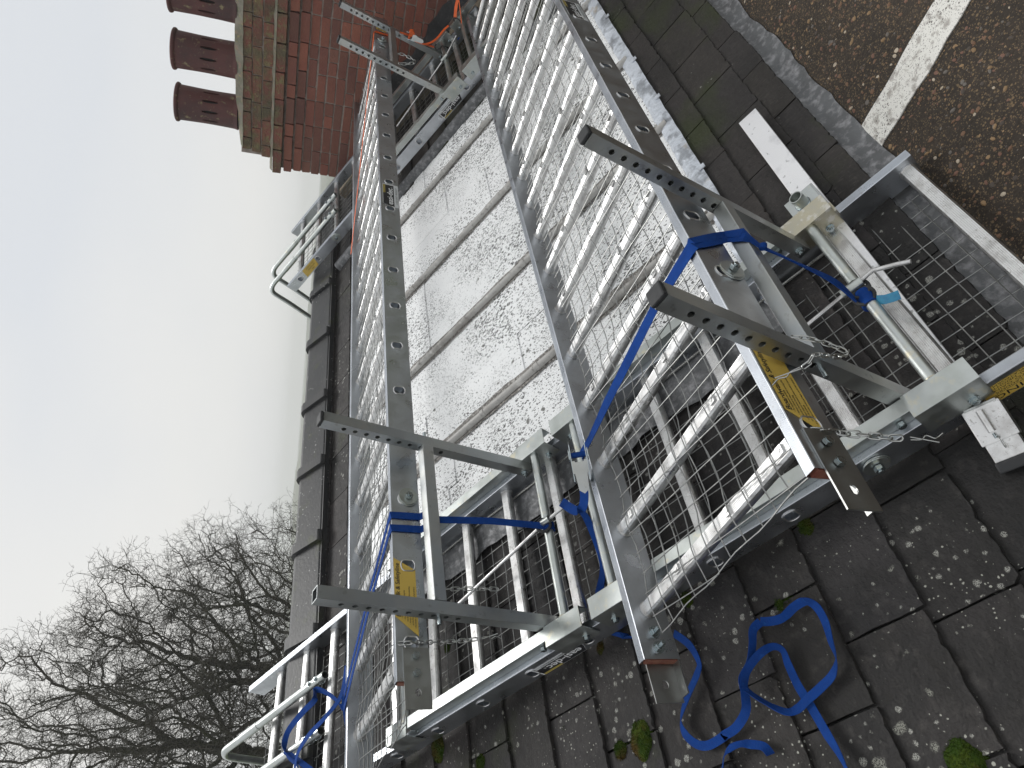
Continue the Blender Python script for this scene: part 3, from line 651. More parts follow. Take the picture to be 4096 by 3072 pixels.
def board(name, label, F, x0n, x1n, x0f, x1f, zb, zt, ks, mesh_h, cat, mesh_top, holes_near=True, clips=True, x_mesh=None, skew=0.0, plugs=False):
    W = F.w; root = thing(name, label, cat, F((x0n+x1n)/2, W/2, zb))
    hx = [-.25*k for k in ks]
    stile_part(root, F, x0n, x1n, 0.0, .030, zb, zt, hx, -1)
    stile_part(root, F, x0f, x1f, W+.027, W-.003, zb, zt, hx, 1)
    # rungs share one mesh
    src = None; base = np.array(root['_loc'][:])
    for k in ks:
        x = -.25*k
        if src is None:
            m = MB(); FY = Fr(F(x, 0, (zb+zt)/2), F.y, -F.x, F.z); m.extrude(FY, RP, .028, W-.001, caps=False)
            for b, e in ((.0305, .036), (W-.0085, W-.0035)): m.extrude(FY, [(.0250*math.cos(t), .0250*math.sin(t)) for t in np.linspace(0, 2*math.pi, 21)[:-1]], b, e)
            src = m.build('rung', M['rung'], root); xs = x
        else: inst(src, root, F.x*(x-xs))
    xm0, xm1 = x_mesh
    wires = MB(); nw = int(round((W-.06)/.0625)); ys = [.055+(W-.11)*i/(nw) for i in range(nw+1)]
    hm = (zb+zt)/2+mesh_h
    for i, y in enumerate(ys):
        pts = []; x = xm0
        N = int((xm1-xm0)/.03125)
        for j in range(N+1):
            x = xm0+(xm1-xm0)*j/N; ph = ((x/.25) % 1); d = min(ph, 1-ph)
            dz = (-.012*min(1, max(0, (d-.07)/.25))+.003*math.sin(x*7+i)) if mesh_top else .002*math.sin(x*5+i)
            pts.append(F(x, y+.0025*math.sin(x*3.1+i*1.7)*(1 if mesh_top else .4)+.0015*math.sin(x*25+i*2), hm+dz))
        wires.tube(pts, .00165, 5)
    if skew: wires.tube([F(xm0+.004*math.sin(q*1.3), ys[0]+(ys[-1]-ys[0])*q/14, hm-.010) for q in range(15)], .0019, 5)
    x = xm0-.07; j = 0
    while x <= xm1+.07:
        ph = ((x/.25) % 1); d = min(ph, 1-ph); pts = []
        for q in range(len(ys)*2-1):
            y = ys[0]-.006+(ys[-1]-ys[0]+.012)*q/(len(ys)*2-2); xx = x+skew*(.5-(y-ys[0])/(ys[-1]-ys[0]))
            if not (xm0-.004 <= xx <= xm1+.004): continue
            ph = ((xx/.25) % 1); d = min(ph, 1-ph); dz = (-.012*min(1, max(0, (d-.07)/.25)) if mesh_top else 0)
            pts.append(F(xx+.0015*math.sin(y*9+j), y, hm+dz+.0028))
        len(pts) > 1 and wires.tube(pts, .00165, 5); x += .0625; j += 1
    wires.build('wire_mesh', M['wire'], root, kind='stuff')
    if clips:
        cm = None
        for k in ks:
            for y in ((.085, .30, .55) if k % 2 else (.2, W-.085)):
                x = -.25*k; 
                if not (xm0 < x < xm1): continue
                if cm is None:
                    m = MB(); m.box(F, x-.011, x+.011, y-.009, y+.009, (zb+zt)/2+.0145, (zb+zt)/2+.0215); m.disc(F.at(x, y, (zb+zt)/2+.0215), .0045, .002, 10)
                    cm = m.build('mesh_clip', M['rung'], root); cx, cy = x, y
                else: inst(cm, root, F.x*(x-cx)+F.y*(y-cy))
    return root
def hexbolt(parent, F, r=.011, h=.009, washer=.015, name='bolt', thread=0.0, mt='bolt'):
    """F.z points out of the surface"""
    m = MB()
    if washer: m.disc(F, washer, .0022, 18)
    m.poly(F, [(r*math.cos(math.pi/3*j+.3), r*math.sin(math.pi/3*j+.3)) for j in range(6)], .0022, .0022+h)
    if thread:
        for k in range(int(thread/.0025)): m.disc(F, r*.55 if k % 2 else r*.48, .0025, 12, z0=.0022+h+.0025*k)
    else: m.disc(F, r*.7, .0012, 12, z0=.0022+h)
    return m.build(name, M[mt], parent)
boardA = board('walkway_board', 'long upper aluminium walkway board seen almost edge on, below the ridge', BA, -16.44*.25, .775, -17.3*.25, .94, -.046, .051, range(-3, 17), .0215,
               'walkway', True, x_mesh=(-16.9*.25+.02, .80), skew=-.10)
boardB = board('walkway_board', 'lower wide aluminium walkway board with wire mesh over its rungs, nearest the eaves', BB, -9.45*.25, 1.9, -9.54*.25, 2.2, -.050, .055, range(-8, 10), .0215,
               'walkway', True, x_mesh=(-9.35*.25, 1.9), skew=-.10)
ladA = board('roof_ladder', 'near roof ladder running down the slates past the blue webbing', L1, -9.12*.25, 1.42, -9.12*.25, 1.52, -.045, .045, range(-5, 10), -.046,
             'ladder', False, clips=False, x_mesh=(-9.05*.25, 1.44))
ladB = board('roof_ladder', 'far roof ladder hooked over the ridge in front of the chimney', L2, -9.12*.25, .13, -9.12*.25, .13, -.042, .038, range(0, 10), -.046,
             'ladder', False, clips=False, x_mesh=(-9.05*.25, .14))

# big washer bolts in the stiles
def washer_bolt(parent, F):
    m = MB(); m.disc(F, .034, .004, 28); w = m.build('washer', M['galv'], parent, bevel=.0008)
    m = MB(); m.disc(F.at(.003, .001, .004), .033, .0035, 28); m.build('washer', M['galv'], parent, bevel=.0008)
    hexbolt(parent, F.at(0, 0, .0075), .0125, .012, 0, thread=.006)
washer_bolt(boardA, Fr(BA(-13.98*.25, -.001, -.010), BA.x, BA.z, -BA.y))
washer_bolt(boardB, Fr(BB(-6.98*.25, -.001, -.022), BB.x, BB.z, -BB.y))
washer_bolt(ladA, Fr(L1(-6.99*.25, -.001, .0), L1.x, L1.z, -L1.y))
washer_bolt(ladB, Fr(L2(-2*.25, -.001, .0), L2.x, L2.z, -L2.y))
washer_bolt(boardA, Fr(BA(.36, -.001, -.0), BA.x, BA.z, -BA.y))
# end plugs and end brackets
for F, bd, xn, xf, wz in ((BA, boardA, -16.44*.25, None, 1), (BB, boardB, -9.45*.25, -9.54*.25, 1)):
    for w0, w1, xx in ((.003, .027, xn), (F.w, F.w+.024, xf)):
        if xx is None: continue
        m = MB(); m.box(F, xx-.002, xx+.03, w0, w1, -.044, .044); m.build('end_plug', M['plug'], bd)
def end_bracket(bd, F, x0, x1, y, sgn, z0, z1, bolts):
    """flat plate bolted to the stile and reaching past its end, one long edge folded"""
    m = MB(); t = .004
    fn = lambda x, z, d: F(x, y+sgn*t-sgn*d, z)
    xe = x0; hx = x0+.045
    m.cell(fn, x0, x0+.09, z0, z1, hx, (z0+z1)/2+.0, lambda c, q: (.011*c, .009*q), t)
    m.add([fn(x0+.09, z0, 0), fn(x1, z0, 0), fn(x1, z1, 0), fn(x0+.09, z1, 0)], [(0, 1, 2, 3)])
    m.cell(lambda x, z, d: F(x, y+sgn*d, z), x0, x0+.09, z0, z1, hx, (z0+z1)/2, lambda c, q: (.011*c, .009*q), 0)
    m.add([F(x0+.09, y, z0), F(x1, y, z0), F(x1, y, z1), F(x0+.09, y, z1)], [(0, 1, 2, 3)])
    m.add([F(x0, y, z0), F(x0, y+sgn*t, z0), F(x0, y+sgn*t, z1), F(x0, y, z1), F(x0+.09, y, z1), F(x0+.09, y+sgn*t, z1), F(x1, y+sgn*t, z1), F(x1, y, z1)], [(0, 1, 2, 3), (3, 2, 5, 4), (4, 5, 6, 7)])
    m.box(F, x0+.012, x1, y, y-sgn*.030, z0-.002, z0+.002)
    br = m.build('end_bracket', M['plate'], bd)
    for bx in bolts: hexbolt(br, Fr(F(bx, y+sgn*t, (z0+z1)/2+.002), F.x, F.z, F.y*sgn), .0115, .008, 0)
end_bracket(boardA, BA, -16.75*.25, -16.06*.25, -.0005, -1, -.046, .030, (-16.16*.25, -16.36*.25))
end_bracket(boardB, BB, -9.82*.25, -9.06*.25, -.0005, -1, -.045, .034, (-9.20*.25, -9.40*.25))
end_bracket(boardB, BB, -9.93*.25, -9.10*.25, BB.w+.0275, 1, -.045, .034, ())
for kx in (9.255, 9.42): hexbolt(boardB, Fr(BB(-kx*.25, BB.w-.0035, .004), BB.x, BB.z, -BB.y), .012, .011, .016, thread=.018)

# labels on the boards
FA = Fr(BA(-6.93*.25, -.0006, -.042), BA.x, BA.z, -BA.y); maker_label(boardA, FA, .205, .080)
FBm = Fr(BB(-.02, -.0006, -.042), BB.x, BB.z, -BB.y); maker_label(boardB, FBm, .205, .085)
maker_label(ladA, Fr(L1(-2.90*.25, -.0006, .016), L1.x, -L1.z, -L1.y), .215, .060)
maker_label(ladB, Fr(L2(-7.75*.25, -.0006, .026), L2.x, -L2.z, -L2.y), .20, .062)
def board_label(bd, F, x0, flip=False):
    G = Fr(F(x0, -.0006, -.020), F.x, F.z, -F.y); H = .068
    lab = plate(bd, 'safety_label', G, [(-.03, 0), (.162, 0), (.216, H*.98)][:0] or [(-.05, 0), (.165, 0), (.205, .068), (.01, .068)], 'yellow', .0006)
    text(lab, 'lettering', 'Boardwalk & Safetyline', .0185, G.at(.008, H*.76, .0007), 'blk', width=.178, shear=.15, bold=.0003)
    rows = ['\u2022 Fit equipment carefully', '\u2022 Always climb to the plate turning the', '  handrail before loading', '\u2022 Always inspect handrail system before standing',
            '  on the Boardwalk', '\u2022 If in doubt call the technical dept. on 01767 691812']
    for i, rw in enumerate(rows): text(lab, 'lettering', rw, .0062, G.at(.004-.010*i*.62, H*(.66-.115*i), .0007), 'blk', shear=.1, bold=.0001)
board_label(boardB, BB, -8.90*.25); board_label(boardA, BA, -15.72*.25)
G = Fr(BA(.52, -.0006, -.030), BA.x, BA.z, -BA.y); lab = plate(boardA, 'load_label', G, [(0, 0), (.11, .0), (.11, .07), (.02, .07)], 'yellow', .0006)
for i, rw in enumerate(('WARNING', 'DO NOT USE', 'AS A LADDER')): text(lab, 'lettering', rw, .011, G.at(.014, .048-.018*i, .0007), 'blk')
G = Fr(L2(-.90*.25, -.0006, .030), L2.x, -L2.z, -L2.y); lab = plate(ladB, 'load_label', G, [(-.01, 0), (.15, 0), (.175, .064), (.02, .064)], 'yellow', .0006)
for i, (rw, dx) in enumerate((('MAX', .055), ('DISTRIBUTED', .026), ('LOAD 150 KILOS', .012))): text(lab, 'lettering', rw, .0145, G.at(dx, .044-.0175*i, .0007), 'blk')
G = Fr(L1(-8.06*.25-.235, -.0006, .026), L1.x, -L1.z, -L1.y); lab = plate(ladA, 'warning_label', G, [(0, 0), (.27, 0), (.30, .03), (.30, .068), (0, .068)][:0] or [(0, 0), (.215, 0), (.235, .022), (.235, .066), (0, .066)], 'yellow', .0006)
text(lab, 'lettering', 'WARNING', .024, G.at(.030, .044, .0007), 'blk', width=.185)
MB().box(G, .01, .225, .0395, .0405, .0006, .0008).build('underline', M['blk'], lab)
for i, rw in enumerate(('DO NOT USE LADDERS', 'OR STEPS TO GAIN', 'ADDITIONAL HEIGHT', 'FROM THIS PLATFORM.')): text(lab, 'lettering', rw, .0098, G.at(.055, .0295-.0096*i, .0007), 'blk', width=.15)
# inspection tag held on the near ladder's rung
G = Fr(L1(-4*.25, .27, .0178), L1.y, -L1.x, L1.z)
lab = MB().poly(G, [(0, -.018), (.20, -.018), (.215, -.006), (.215, .010), (.20, .018), (0, .018), (-.015, .008), (-.015, -.008)], 0, .003).build('inspection_tag', M['clear'], ladA)
plate(lab, 'record_card', G.at(.002, 0, .003), [(0, -.015), (.115, -.015), (.115, .015), (0, .015)], 'blk', .0006)
plate(lab, 'record_card', G.at(.118, 0, .003), [(0, -.015), (.082, -.015), (.082, .015), (0, .015)], 'blk', .0006)
for i in range(7):
    for j in range(2): MB().box(G, .120+.0115*i, .130+.0115*i, -.0145+.015*j, -.001+.015*j, .0038, .0042).build('card_box', M['wht'], lab)
for i, rw in enumerate(('Easi-Dec Systems Ltd', 'Inspection Record', 'ALL EQUIPMENT MUST BE', 'INSPECTED BEFORE USE')):
    text(lab, 'lettering', rw, .0062, Fr(G(.012+.024*i, .013, .0037), -G.y, G.x, G.z), 'gold', width=.026)

# ridge hooks on the two roof ladders
def ridge_hook(lad, F, ws, xs, xe):
    for w in ws:
        h = .052; pts = [F(xs, w, h), F((xs+xe)/2, w, h), F(xe-.1, w, h), F(xe-.045, w, h+.001)]
        a = F(xe, w, h); bx = F.x; bz = F.z
        dn = unit(np.array([0, .72, -.70])-0*bx)           # turns over the ridge and down the far slope
        c1 = [a+bx*.035-bz*.006, a+bx*.075-bz*.03, a+bx*.09-bz*.065]
        far_ = c1[-1]
        pts += [a]+c1+[far_+dn*.10+np.array([0, 0, -.04]), far_+dn*.22+np.array([0, 0, -.07]), far_+dn*.38+np.array([0, 0, -.11])]
        # smooth the polyline
        P = [np.array(p) for p in pts]
        for _ in range(2):
            Q = [P[0]]
            for i in range(len(P)-1): Q += [P[i]*.75+P[i+1]*.25, P[i]*.25+P[i+1]*.75]
            P = Q+[P[-1]]
        m = MB(); m.pipe(P, .0190, .0160, 16); hk = m.build('ridge_hook', M['galv'], lad)
        m = MB(); m.pipe([F(xe-.33, w, h), F(xe-.18, w, h)], .0212, .0191, 16); m.build('sleeve', M['galv'], hk)
        for dx in (.05, .105):
            hexbolt(hk, Fr(F(xs+dx, w-.004, h+.0180), F.x, F.y, F.z), .009, .007, .011)
            m = MB(); m.tube([F(xs+dx, w+.020*math.cos(t), h-.006+.024*math.sin(t)) for t in np.linspace(math.pi, 2*math.pi, 9)], .003, 6); m.build('clamp', M['bolt'], hk)
        e = P[-1]; m = MB(); FW = Fr(e+np.array([0, 0, -.02]), unit(np.array([0, .8, -.6])), unit(np.array([0, .6, .8])), RD)
        m.disc(FW, .06, .03, 24, z0=-.015); m.build('wheel', M['rubber'], hk, bevel=.006)
ridge_hook(ladA, L1, (.497, .255), 2.92*.25, 5.32*.25+.33)
ridge_hook(ladB, L2, (.455, .234), -2.26*.25, .335)

# ---------------------------------------------------------------- support frames
PU = unit(np.array([0, -.2728, .9621]))       # posts lean a little down the slope
PN = unit(np.cross(RD, PU))                   # across the post, up-slope side
def post(parent, F, r, s0, n0, L, cap=True, pins=9):
    """square tube; holes on the two faces across the ridge direction"""
    O = ROOF(r, s0, n0); Q = Fr(O, PU, RD, PN); a = .020; m = MB()
    hs = [L-.075-.040*i for i in range(10)]
    for sgn in (-1, 1):
        fn = lambda x, y, d: Q(x, sgn*(a-d), y); x = 0
        for h in sorted(hs):
            m.add([fn(x, -a, 0), fn(h-.018, -a, 0), fn(h-.018, a, 0), fn(x, a, 0)], [(0, 1, 2, 3)])
            m.cell(fn, h-.018, h+.018, -a, a, h, 0, lambda c, q: (.0080*c, .0080*q), .003); x = h+.018
        m.add([fn(x, -a, 0), fn(L, -a, 0), fn(L, a, 0), fn(x, a, 0)], [(0, 1, 2, 3)])
        m.add([Q(0, -a, sgn*a), Q(L, -a, sgn*a), Q(L, a, sgn*a), Q(0, a, sgn*a)], [(0, 1, 2, 3)])
        i_ = a-.003; m.add([Q(.0, -i_, sgn*i_), Q(L, -i_, sgn*i_), Q(L, i_, sgn*i_), Q(0, i_, sgn*i_)], [(0, 1, 2, 3)])
    for b in (-a, a): m.add([Q(L, b, -a), Q(L, b, a), Q(L, b*.85, a), Q(L, b*.85, -a), Q(L, -a, b), Q(L, a, b), Q(L, a, b*.85), Q(L, -a, b*.85)], [(0, 1, 2, 3), (4, 5, 6, 7)])
    m.box(Q, -.004, .006, -a, a, -a, a)
    p = m.build('post', M['zinc'], parent)
    if cap: MB().box(Q, L, L+.012, -a*1.02, a*1.02, -a*1.02, a*1.02).build('end_cap', M['rubber'], p, bevel=.004)
    return p, Q, hs
BAR = []
def frame(label, lad, F, xl, xh, posts=True, caps=(True, True), box_n=-1.28, rod=None, group='support frames on the roof ladders'):
    root = thing('support_frame', label, 'support frame', F((xl+xh)/2, F.w/2, .05), group); W = F.w; t = .003
    for w0, side in ((.018, 0), (W+.020, 1)):
        w1 = w0+.040; m = MB()        # inverted channel rail
        prof = [(w0, .047), (w0, .087), (w1, .087), (w1, .047), (w1-t, .047), (w1-t, .087-t), (w0+t, .087-t), (w0+t, .047)]
        m.extrude(F, prof, xl+.12, xh-.12); rl = m.build('rail', M['galv'], root, bevel=.001)
        for e0, e1 in ((xl, xl+.155), (xh-.155, xh)):
            if e1 == xh and 'mid slope' in label: MB().extrude(F, prof, xh-.121, xh-.0).build('rail', M['galv'], root); continue       # wider welded end pieces with a side flange
            if side == 0: f0, f1, lo0, lo1 = -.006, w1+.003, .004, .047
            else: f0, f1, lo0, lo1 = W-.010, w1+.003, .006, .047
            prof = [(f0, lo0), (f0, .091), (f1, .091), (f1, lo1), (f1-t, lo1), (f1-t, .091-t), (f0+t, .091-t), (f0+t, lo0)]
            m = MB(); m.extrude(F, prof, e0, e1); en = m.build('end_piece', M['yzinc'] if side == 1 and e0 == xl and 'eaves' in label else M['galv'], root, bevel=.0012)
            hexbolt(en, Fr(F(e0+.04 if e0 == xl else e1-.04, f0, .028), F.x, F.z, -F.y), .010, .009, .013, thread=.006 if side else 0)
        hexbolt(rl, Fr(F(xl+.19, w0, .064), F.x, F.z, -F.y), .011, .010, 0)
    for x in (xl+.078, xh-.09):
        m = MB(); m.tube([F(x, .058, .067), F(x, W*.5, .067), F(x, W+.018, .067)], .0165, 18); tb = m.build('cross_tube', M['galv'], root)
        for w in (.066, W+.008): MB().tube([F(x+.017*math.cos(q), w, .067+.017*math.sin(q)) for q in np.linspace(0, 2*math.pi, 13)[:-1]], .003, 6, closed=True).build('weld', M['yzinc'], tb)
    if posts:
        O = F(xl, 0, 0); s_end = O @ SD; r_d = (F(xl, .078, .07) @ RD); r_u = (F(xl, W-.032, .07) @ RD); nb = (F(xl, .1, .03) @ ND)
        s0 = s_end+.155; out = []
        for r, cp, dn in ((r_d, caps[0], 0), (r_u, caps[1], -.02)):
            p, Q, hs = post(root, F, r, s0+.0, nb+dn, -.885-(nb+dn) if cp is not None else .7, cap=bool(cp)); out.append((p, Q, hs))
            hexbolt(p, Fr(Q(.025, -.0205, .0), Q.x, Q.z, -Q.y), .011, .008, .014, thread=.008)
        # cross bar that carries the walkway
        ht = (box_n-nb)/PU.dot(ND) if False else (box_n-nb)/(PU @ ND)
        Q = out[0][1]; a = .020; c = Q(ht, 0, 0); x1 = r_u-r_d-.0215
        G = Fr(c, RD, PN, PU); BAR.append(G); MB().box(G, .0215, x1, -a, a, -a, a).build('cross_bar', M['zinc'], root, bevel=.002)
        MB().tube([G(-.045, 0, 0), G(.03, 0, 0)], .006, 10).build('locking_pin', M['bolt'], root)
        MB().tube([G(x1-.01, 0, 0), G(x1+.07, 0, 0)], .006, 10).build('locking_pin', M['bolt'], root)
    if rod:
        P = [F(*q) for q in rod]; m = MB(); m.tube(P, .0062, 10); rd = m.build('clamp_rod', M['rung'], root)
    return root
def xs(F, s): return (s-(F.O @ SD))/(F.x @ SD)
frA = frame('galvanised frame at mid slope on the near roof ladder, carrying the upper walkway', ladA, L1, xs(L1, 1.285), xs(L1, 2.29), caps=(False, True), box_n=-1.265,
            rod=[(xs(L1, 1.95), .36, .056), (xs(L1, 1.35), .41, .088), (xs(L1, 1.23), .42, .086)])
frB = frame('galvanised frame at the eaves end of the near roof ladder, carrying the lower walkway', ladA, L1, xs(L1, .055), xs(L1, 1.245), caps=(True, True), box_n=-1.355,
            rod=[(xs(L1, .42), .43, .062), (xs(L1, .14), .425, .088), (xs(L1, .08), .43, .09), (xs(L1, .03), .40, .088), (xs(L1, .0), .38, .086)])
frC = frame('galvanised frame on the far roof ladder, below the chimney, carrying the upper walkway', ladB, L2, xs(L2, 1.29), xs(L2, 2.40), caps=(True, True), box_n=-1.265,
            rod=[(xs(L2, 1.95), .36, .056), (xs(L2, 1.35), .41, .088), (xs(L2, 1.27), .48, .086), (xs(L2, 1.22), .52, .086)])
frD = frame('galvanised frame on the far roof ladder, mostly under the lower walkway', ladB, L2, xs(L2, .06), xs(L2, 1.25), caps=(True, True), box_n=-1.30)
# clamp sleeves on the rods
for fr_, F, s, w in ((frA, L1, 1.36, .41), (frB, L1, .145, .425), (frC, L2, 1.36, .41)):
    x = xs(F, s); MB().pipe([F(x-.03, w, .090), F(x+.03, w, .090)], .013, .0095, 14).build('clamp_sleeve', M['galv'], fr_)

# ---------------------------------------------------------------- stabiliser arms at the foot of the near ladder
F = Fr(ROOF(0, 0, 0), unit(ROOF(2.34, .105, -1.745)-ROOF(.92, .118, -1.752)), SD, ND); O = ROOF(.92, .118, -1.752)
F = Fr(O, F.x, unit(SD-F.x*(SD @ F.x)), ND); m = MB(); m.box(F, .0, 1.425, -.037, .037, -.016, .012); m.build('stabiliser_arm', mat('brushed_white_aluminium', (.86, .86, .87), .48, .75, [(9, .5, .7, (.62, .62, .63), (1, 1, 1)), (40, .62, .7, (.35, .35, .35), (1, 1, 1))]), ladA, bevel=.001)
e0 = L1(-8.0*.25-.005, -.004, -.004); e1 = ROOF(.762, .112, -1.772); ex = unit(e1-e0); L = np.linalg.norm(e1-e0); ez = unit(ND-ex*(ND @ ex)); ey = np.cross(ez, ex); G = Fr(e0, ex, ey, ez)
arm2 = MB().box(G, .0, L-.02, -.035, .035, -.016, .016).build('stabiliser_foot', M['rung'], ladA, bevel=.003)
MB().box(G, .004, .09, -.040, .040, -.021, .021).build('sleeve', M['rung'], arm2, bevel=.003)
MB().box(G, L-.022, L+.004, -.038, .038, -.019, .019).build('rubber_end', M['rubber'], arm2, bevel=.004)
MB().tube([G(.014, -.004, .029), G(.066, -.004, .029)], .0085, 14).build('pin_housing', M['rung'], arm2)
MB().tube([G(.07, -.004, .029), G(.082, -.004, .029)], .0035, 8).build('pin', M['bolt'], arm2)
MB().tube([G(.078+.015+.015*math.cos(t), .002, .032+.015*math.sin(t)) for t in np.linspace(0, 2*math.pi, 25)[:-1]], .0012, 6, closed=True).build('split_ring', M['chain'], arm2)
# socket plate on the arm beyond the ladder
c = L1(-8*.25+.01, L1.w+.10, .045); G = Fr(c, L1.x, L1.y, L1.z)
sk = MB().box(G, -.05, .045, -.055, .075, .004, .010).build('socket_plate', M['galv'], frB, bevel=.001)
MB().box(G, -.056, -.050, -.055, .075, -.04, .010).build('flange', M['zinc'], sk, bevel=.001)
MB().pipe([G(.0, .02, .010), G(.002, .02, .052)], .021, .018, 24).build('tube_socket', M['galv'], sk)
MB().tube([G(.022*math.cos(t), .02+.022*math.sin(t), .012) for t in np.linspace(0, 2*math.pi, 17)[:-1]], .0035, 6, closed=True).build('weld', M['bolt'], sk)
MB().box(G, -.06, .055, -.104, -.056, -.01, .016).build('clamp_box', M['yzinc'], sk, bevel=.001)

# ---------------------------------------------------------------- webbing straps
def catmull(P, n=8):
    P = [np.array(p, float) for p in P]; Q = []
    for i in range(len(P)-1):
        p0, p1, p2, p3 = P[max(i-1, 0)], P[i], P[i+1], P[min(i+2, len(P)-1)]
        for j in range(n):
            t = j/n; Q.append(.5*((2*p1)+(-p0+p2)*t+(2*p0-5*p1+4*p2-p3)*t*t+(-p0+3*p1-3*p2+p3)*t**3))
    return Q+[P[-1]]
def ratchet(parent, O, ex, ez, web, s=1.0):
    """ex along the strap, ez out of it"""
    ex = unit(ex); ez = unit(np.array(ez)-ex*(np.array(ez) @ ex)); ey = np.cross(ez, ex); G = Fr(O, ex*s, ey*s, ez*s)
    r = MB()
    for y in (-.021, .021):
        for sg in (0,): r.poly(Fr(G(0, y, 0), G.x, G.z, G.y), [(-.055, -.008), (.045, -.010), (.060, .0), (.050, .016), (.02, .026), (-.02, .024), (-.05, .012)], -.0012, .0012)
    f = r.build('ratchet_frame', M['bolt'], parent)
    MB().tube([G(.02, -.026, .012), G(.02, .026, .012)], .009, 14).build('spool', M[web], f)
    m = MB(); m.lathe(Fr(G(.02, -.026, .012), G.x, G.z, G.y), [(.004, -.001), (.018, -.001), (.018, .002), (.006, .002)], 18); m.lathe(Fr(G(.02, .024, .012), G.x, G.z, G.y), [(.006, -.001), (.018, -.001), (.018, .002), (.004, .002)], 18); m.build('ratchet_wheel', M['bolt'], f)
    MB().poly(G, [(-.075, -.013), (.0, -.019), (.0, .019), (-.075, .013), (-.085, .0)], .024, .027).poly(G, [(-.03, -.021), (.004, -.021), (.004, -.012), (-.03, -.012)], .012, .026).poly(G, [(-.03, .012), (.004, .012), (.004, .021), (-.03, .021)], .012, .026).build('handle', M['zinc'], f)
    return f
def hook_S(parent, P, mt='rubber', r=.005):
    return MB().tube(catmull(P, 6), r, 8).build('hook', M[mt], parent)
# strap round the upper walkway
sA = thing('ratchet_strap', 'blue ratchet strap round the upper walkway, hooked to the near support frame', 'strap', BA(-14.4*.25, .3, .05))
x1, x2 = -14.275*.25, -14.47*.25
tA = F_tube = L1(xs(L1, 1.36), .40, .067)
m = MB(); hz = .051
for x, dx in ((x1, 0), (x2, 0)):
    P = [BA(x-.28, BA.w+.032, .056), BA(x-.10, .30, .056), BA(x-.012, .012, .056), BA(x, -.003, .053), BA(x, -.0035, 0), BA(x, -.004, -.046), BA(x+.002, -.018, -.060), BA(x+.004, -.060, -.068)]
    if x == x2: P += [BA(x+.02, -.068, -.09)*.5+tA*.5+np.array([0, 0, .012]), tA+np.array([.0, -.01, .035]), tA+np.array([0, -.005, .010])]
    else: P += [BA(x+.004, -.065, -.09), BA(x+.01, -.02, -.10)]
    W = [BA.x*.9+BA.y*.15]*3+[BA.x]*(len(P)-3); m.ribbon(P, W, .026)
m.build('webbing', M['blue'], sA)
MB().tube([tA+np.array([0, -.012, .022])+RD*.024*math.cos(t)+unit(np.array([0, .5, .8]))*.024*math.sin(t) for t in np.linspace(0, 2*math.pi, 21)[:-1]], .0055, 8, closed=True).build('hook', M['rubber'], sA)
MB().tube([tA+np.array([-.014, 0, 0]), tA+np.array([.014, 0, 0])], .0215, 14).build('webbing', M['blue'], sA)
# its ratchet and tail on the upslope side, lying over the ridge hooks
rp_ = L1(xs(L1, 2.47), .335, .10)
P0 = BA(-16.05*.25, BA.w+.03, .050); rq = BA(-16.25*.25, BA.w+.065, -.02)
ratchet(sA, rq, BA.x, BA.y, 'blue', .9)
P = catmull([BA(-15.4*.25, BA.w+.028, .054), BA(-15.9*.25, BA.w+.045, .03), rq])
MB().ribbon(P, [BA.z*.6+BA.y*.4]*len(P), .026).build('webbing', M['blue'], sA)
def onL1(x, y, h):      # a point above the near ladder at height h seen at an image position
    d = ray(x, y); O = L1(0, 0, h); n = L1.z; return d*((O @ n)/(d @ n))
P = catmull([onL1(1386, 2660, .05), onL1(1365, 2780, .06), onL1(1300, 2870, .09), onL1(1235, 2940, .10), onL1(1192, 3010, .09), onL1(1178, 3080, .08)])
MB().ribbon(P, [L1.x*.5+L1.y*.8]*len(P), .026).build('webbing', M['blue'], sA)
P = catmull([onL1(1192, 3060, .07), onL1(1140, 3010, .075), onL1(1150, 2930, .08), onL1(1210, 2850, .09), onL1(1258, 2800, .09), onL1(1262, 2760, .08), onL1(1300, 2768, .07), onL1(1345, 2800, .06), onL1(1368, 2830, .05), onL1(1386, 2800, .05)])
MB().ribbon(P, [L1.y*.8+L1.z*.5]*len(P), .026).build('webbing', M['blue'], sA)
P = catmull([onL1(1140, 3005, .07), onL1(1190, 3040, .07), onL1(1250, 3085, .07)])
MB().ribbon(P, [L1.x*.8+L1.z*.4]*len(P), .024).build('webbing', M['blue'], sA)

# strap over the lower walkway
sB = thing('ratchet_strap', 'long blue ratchet strap slanting over the lower walkway to the near ladder', 'strap', BB(-6.6*.25, .3, .06))
tB = L1(xs(L1, .135), .385, .067)
xn = -6.55*.25; xf = -6.80*.25
for dn, df, tw in ((0.006, .004, 0), (-.004, -.004, 1)):
    P = [BB(xf+df, BB.w+.045, .045), BB(xf+df, BB.w+.03, .0595), BB(xf+df*.6, BB.w-.05, .061)]
    for q in (.75, .5, .25): P.append(BB(xn+dn+(xf-xn)*q, BB.w*q, .0615+.0022*tw))
    kx = -6.56*.25-(.022 if tw else 0)
    q = -.012 if tw else .012
    q = -.010 if tw else .012; GB = BAR[1]; xb = 1.472+q-(GB.O @ RD)
    P += [BB(kx-.008, .008, .0605), BB(kx, -.003, .056), BB(kx+.024, -.0045, .01), BB(kx+.050, -.006, -.040), GB(xb, -.022, .0235+.002*tw), GB(xb-.045, .020, .0235+.002*tw), GB(xb-.060-q*.3, .0245, .012), GB(xb-.075-q*.7, .026, -.004), GB(xb-.085-q, .028, -.014)]
    W = [BB.x*.95]*len(P)
    for i in (3, 4, 5): W[i] = unit(BB.x+BB.z*(.5 if i == 4 else .3))
    for i in range(len(P)-5, len(P)): W[i] = RD
    MB().ribbon(P, W, .025).build('webbing', M['blue'], sB)
k0 = BAR[1](1.386-(BAR[1].O @ RD), .029, -.016)
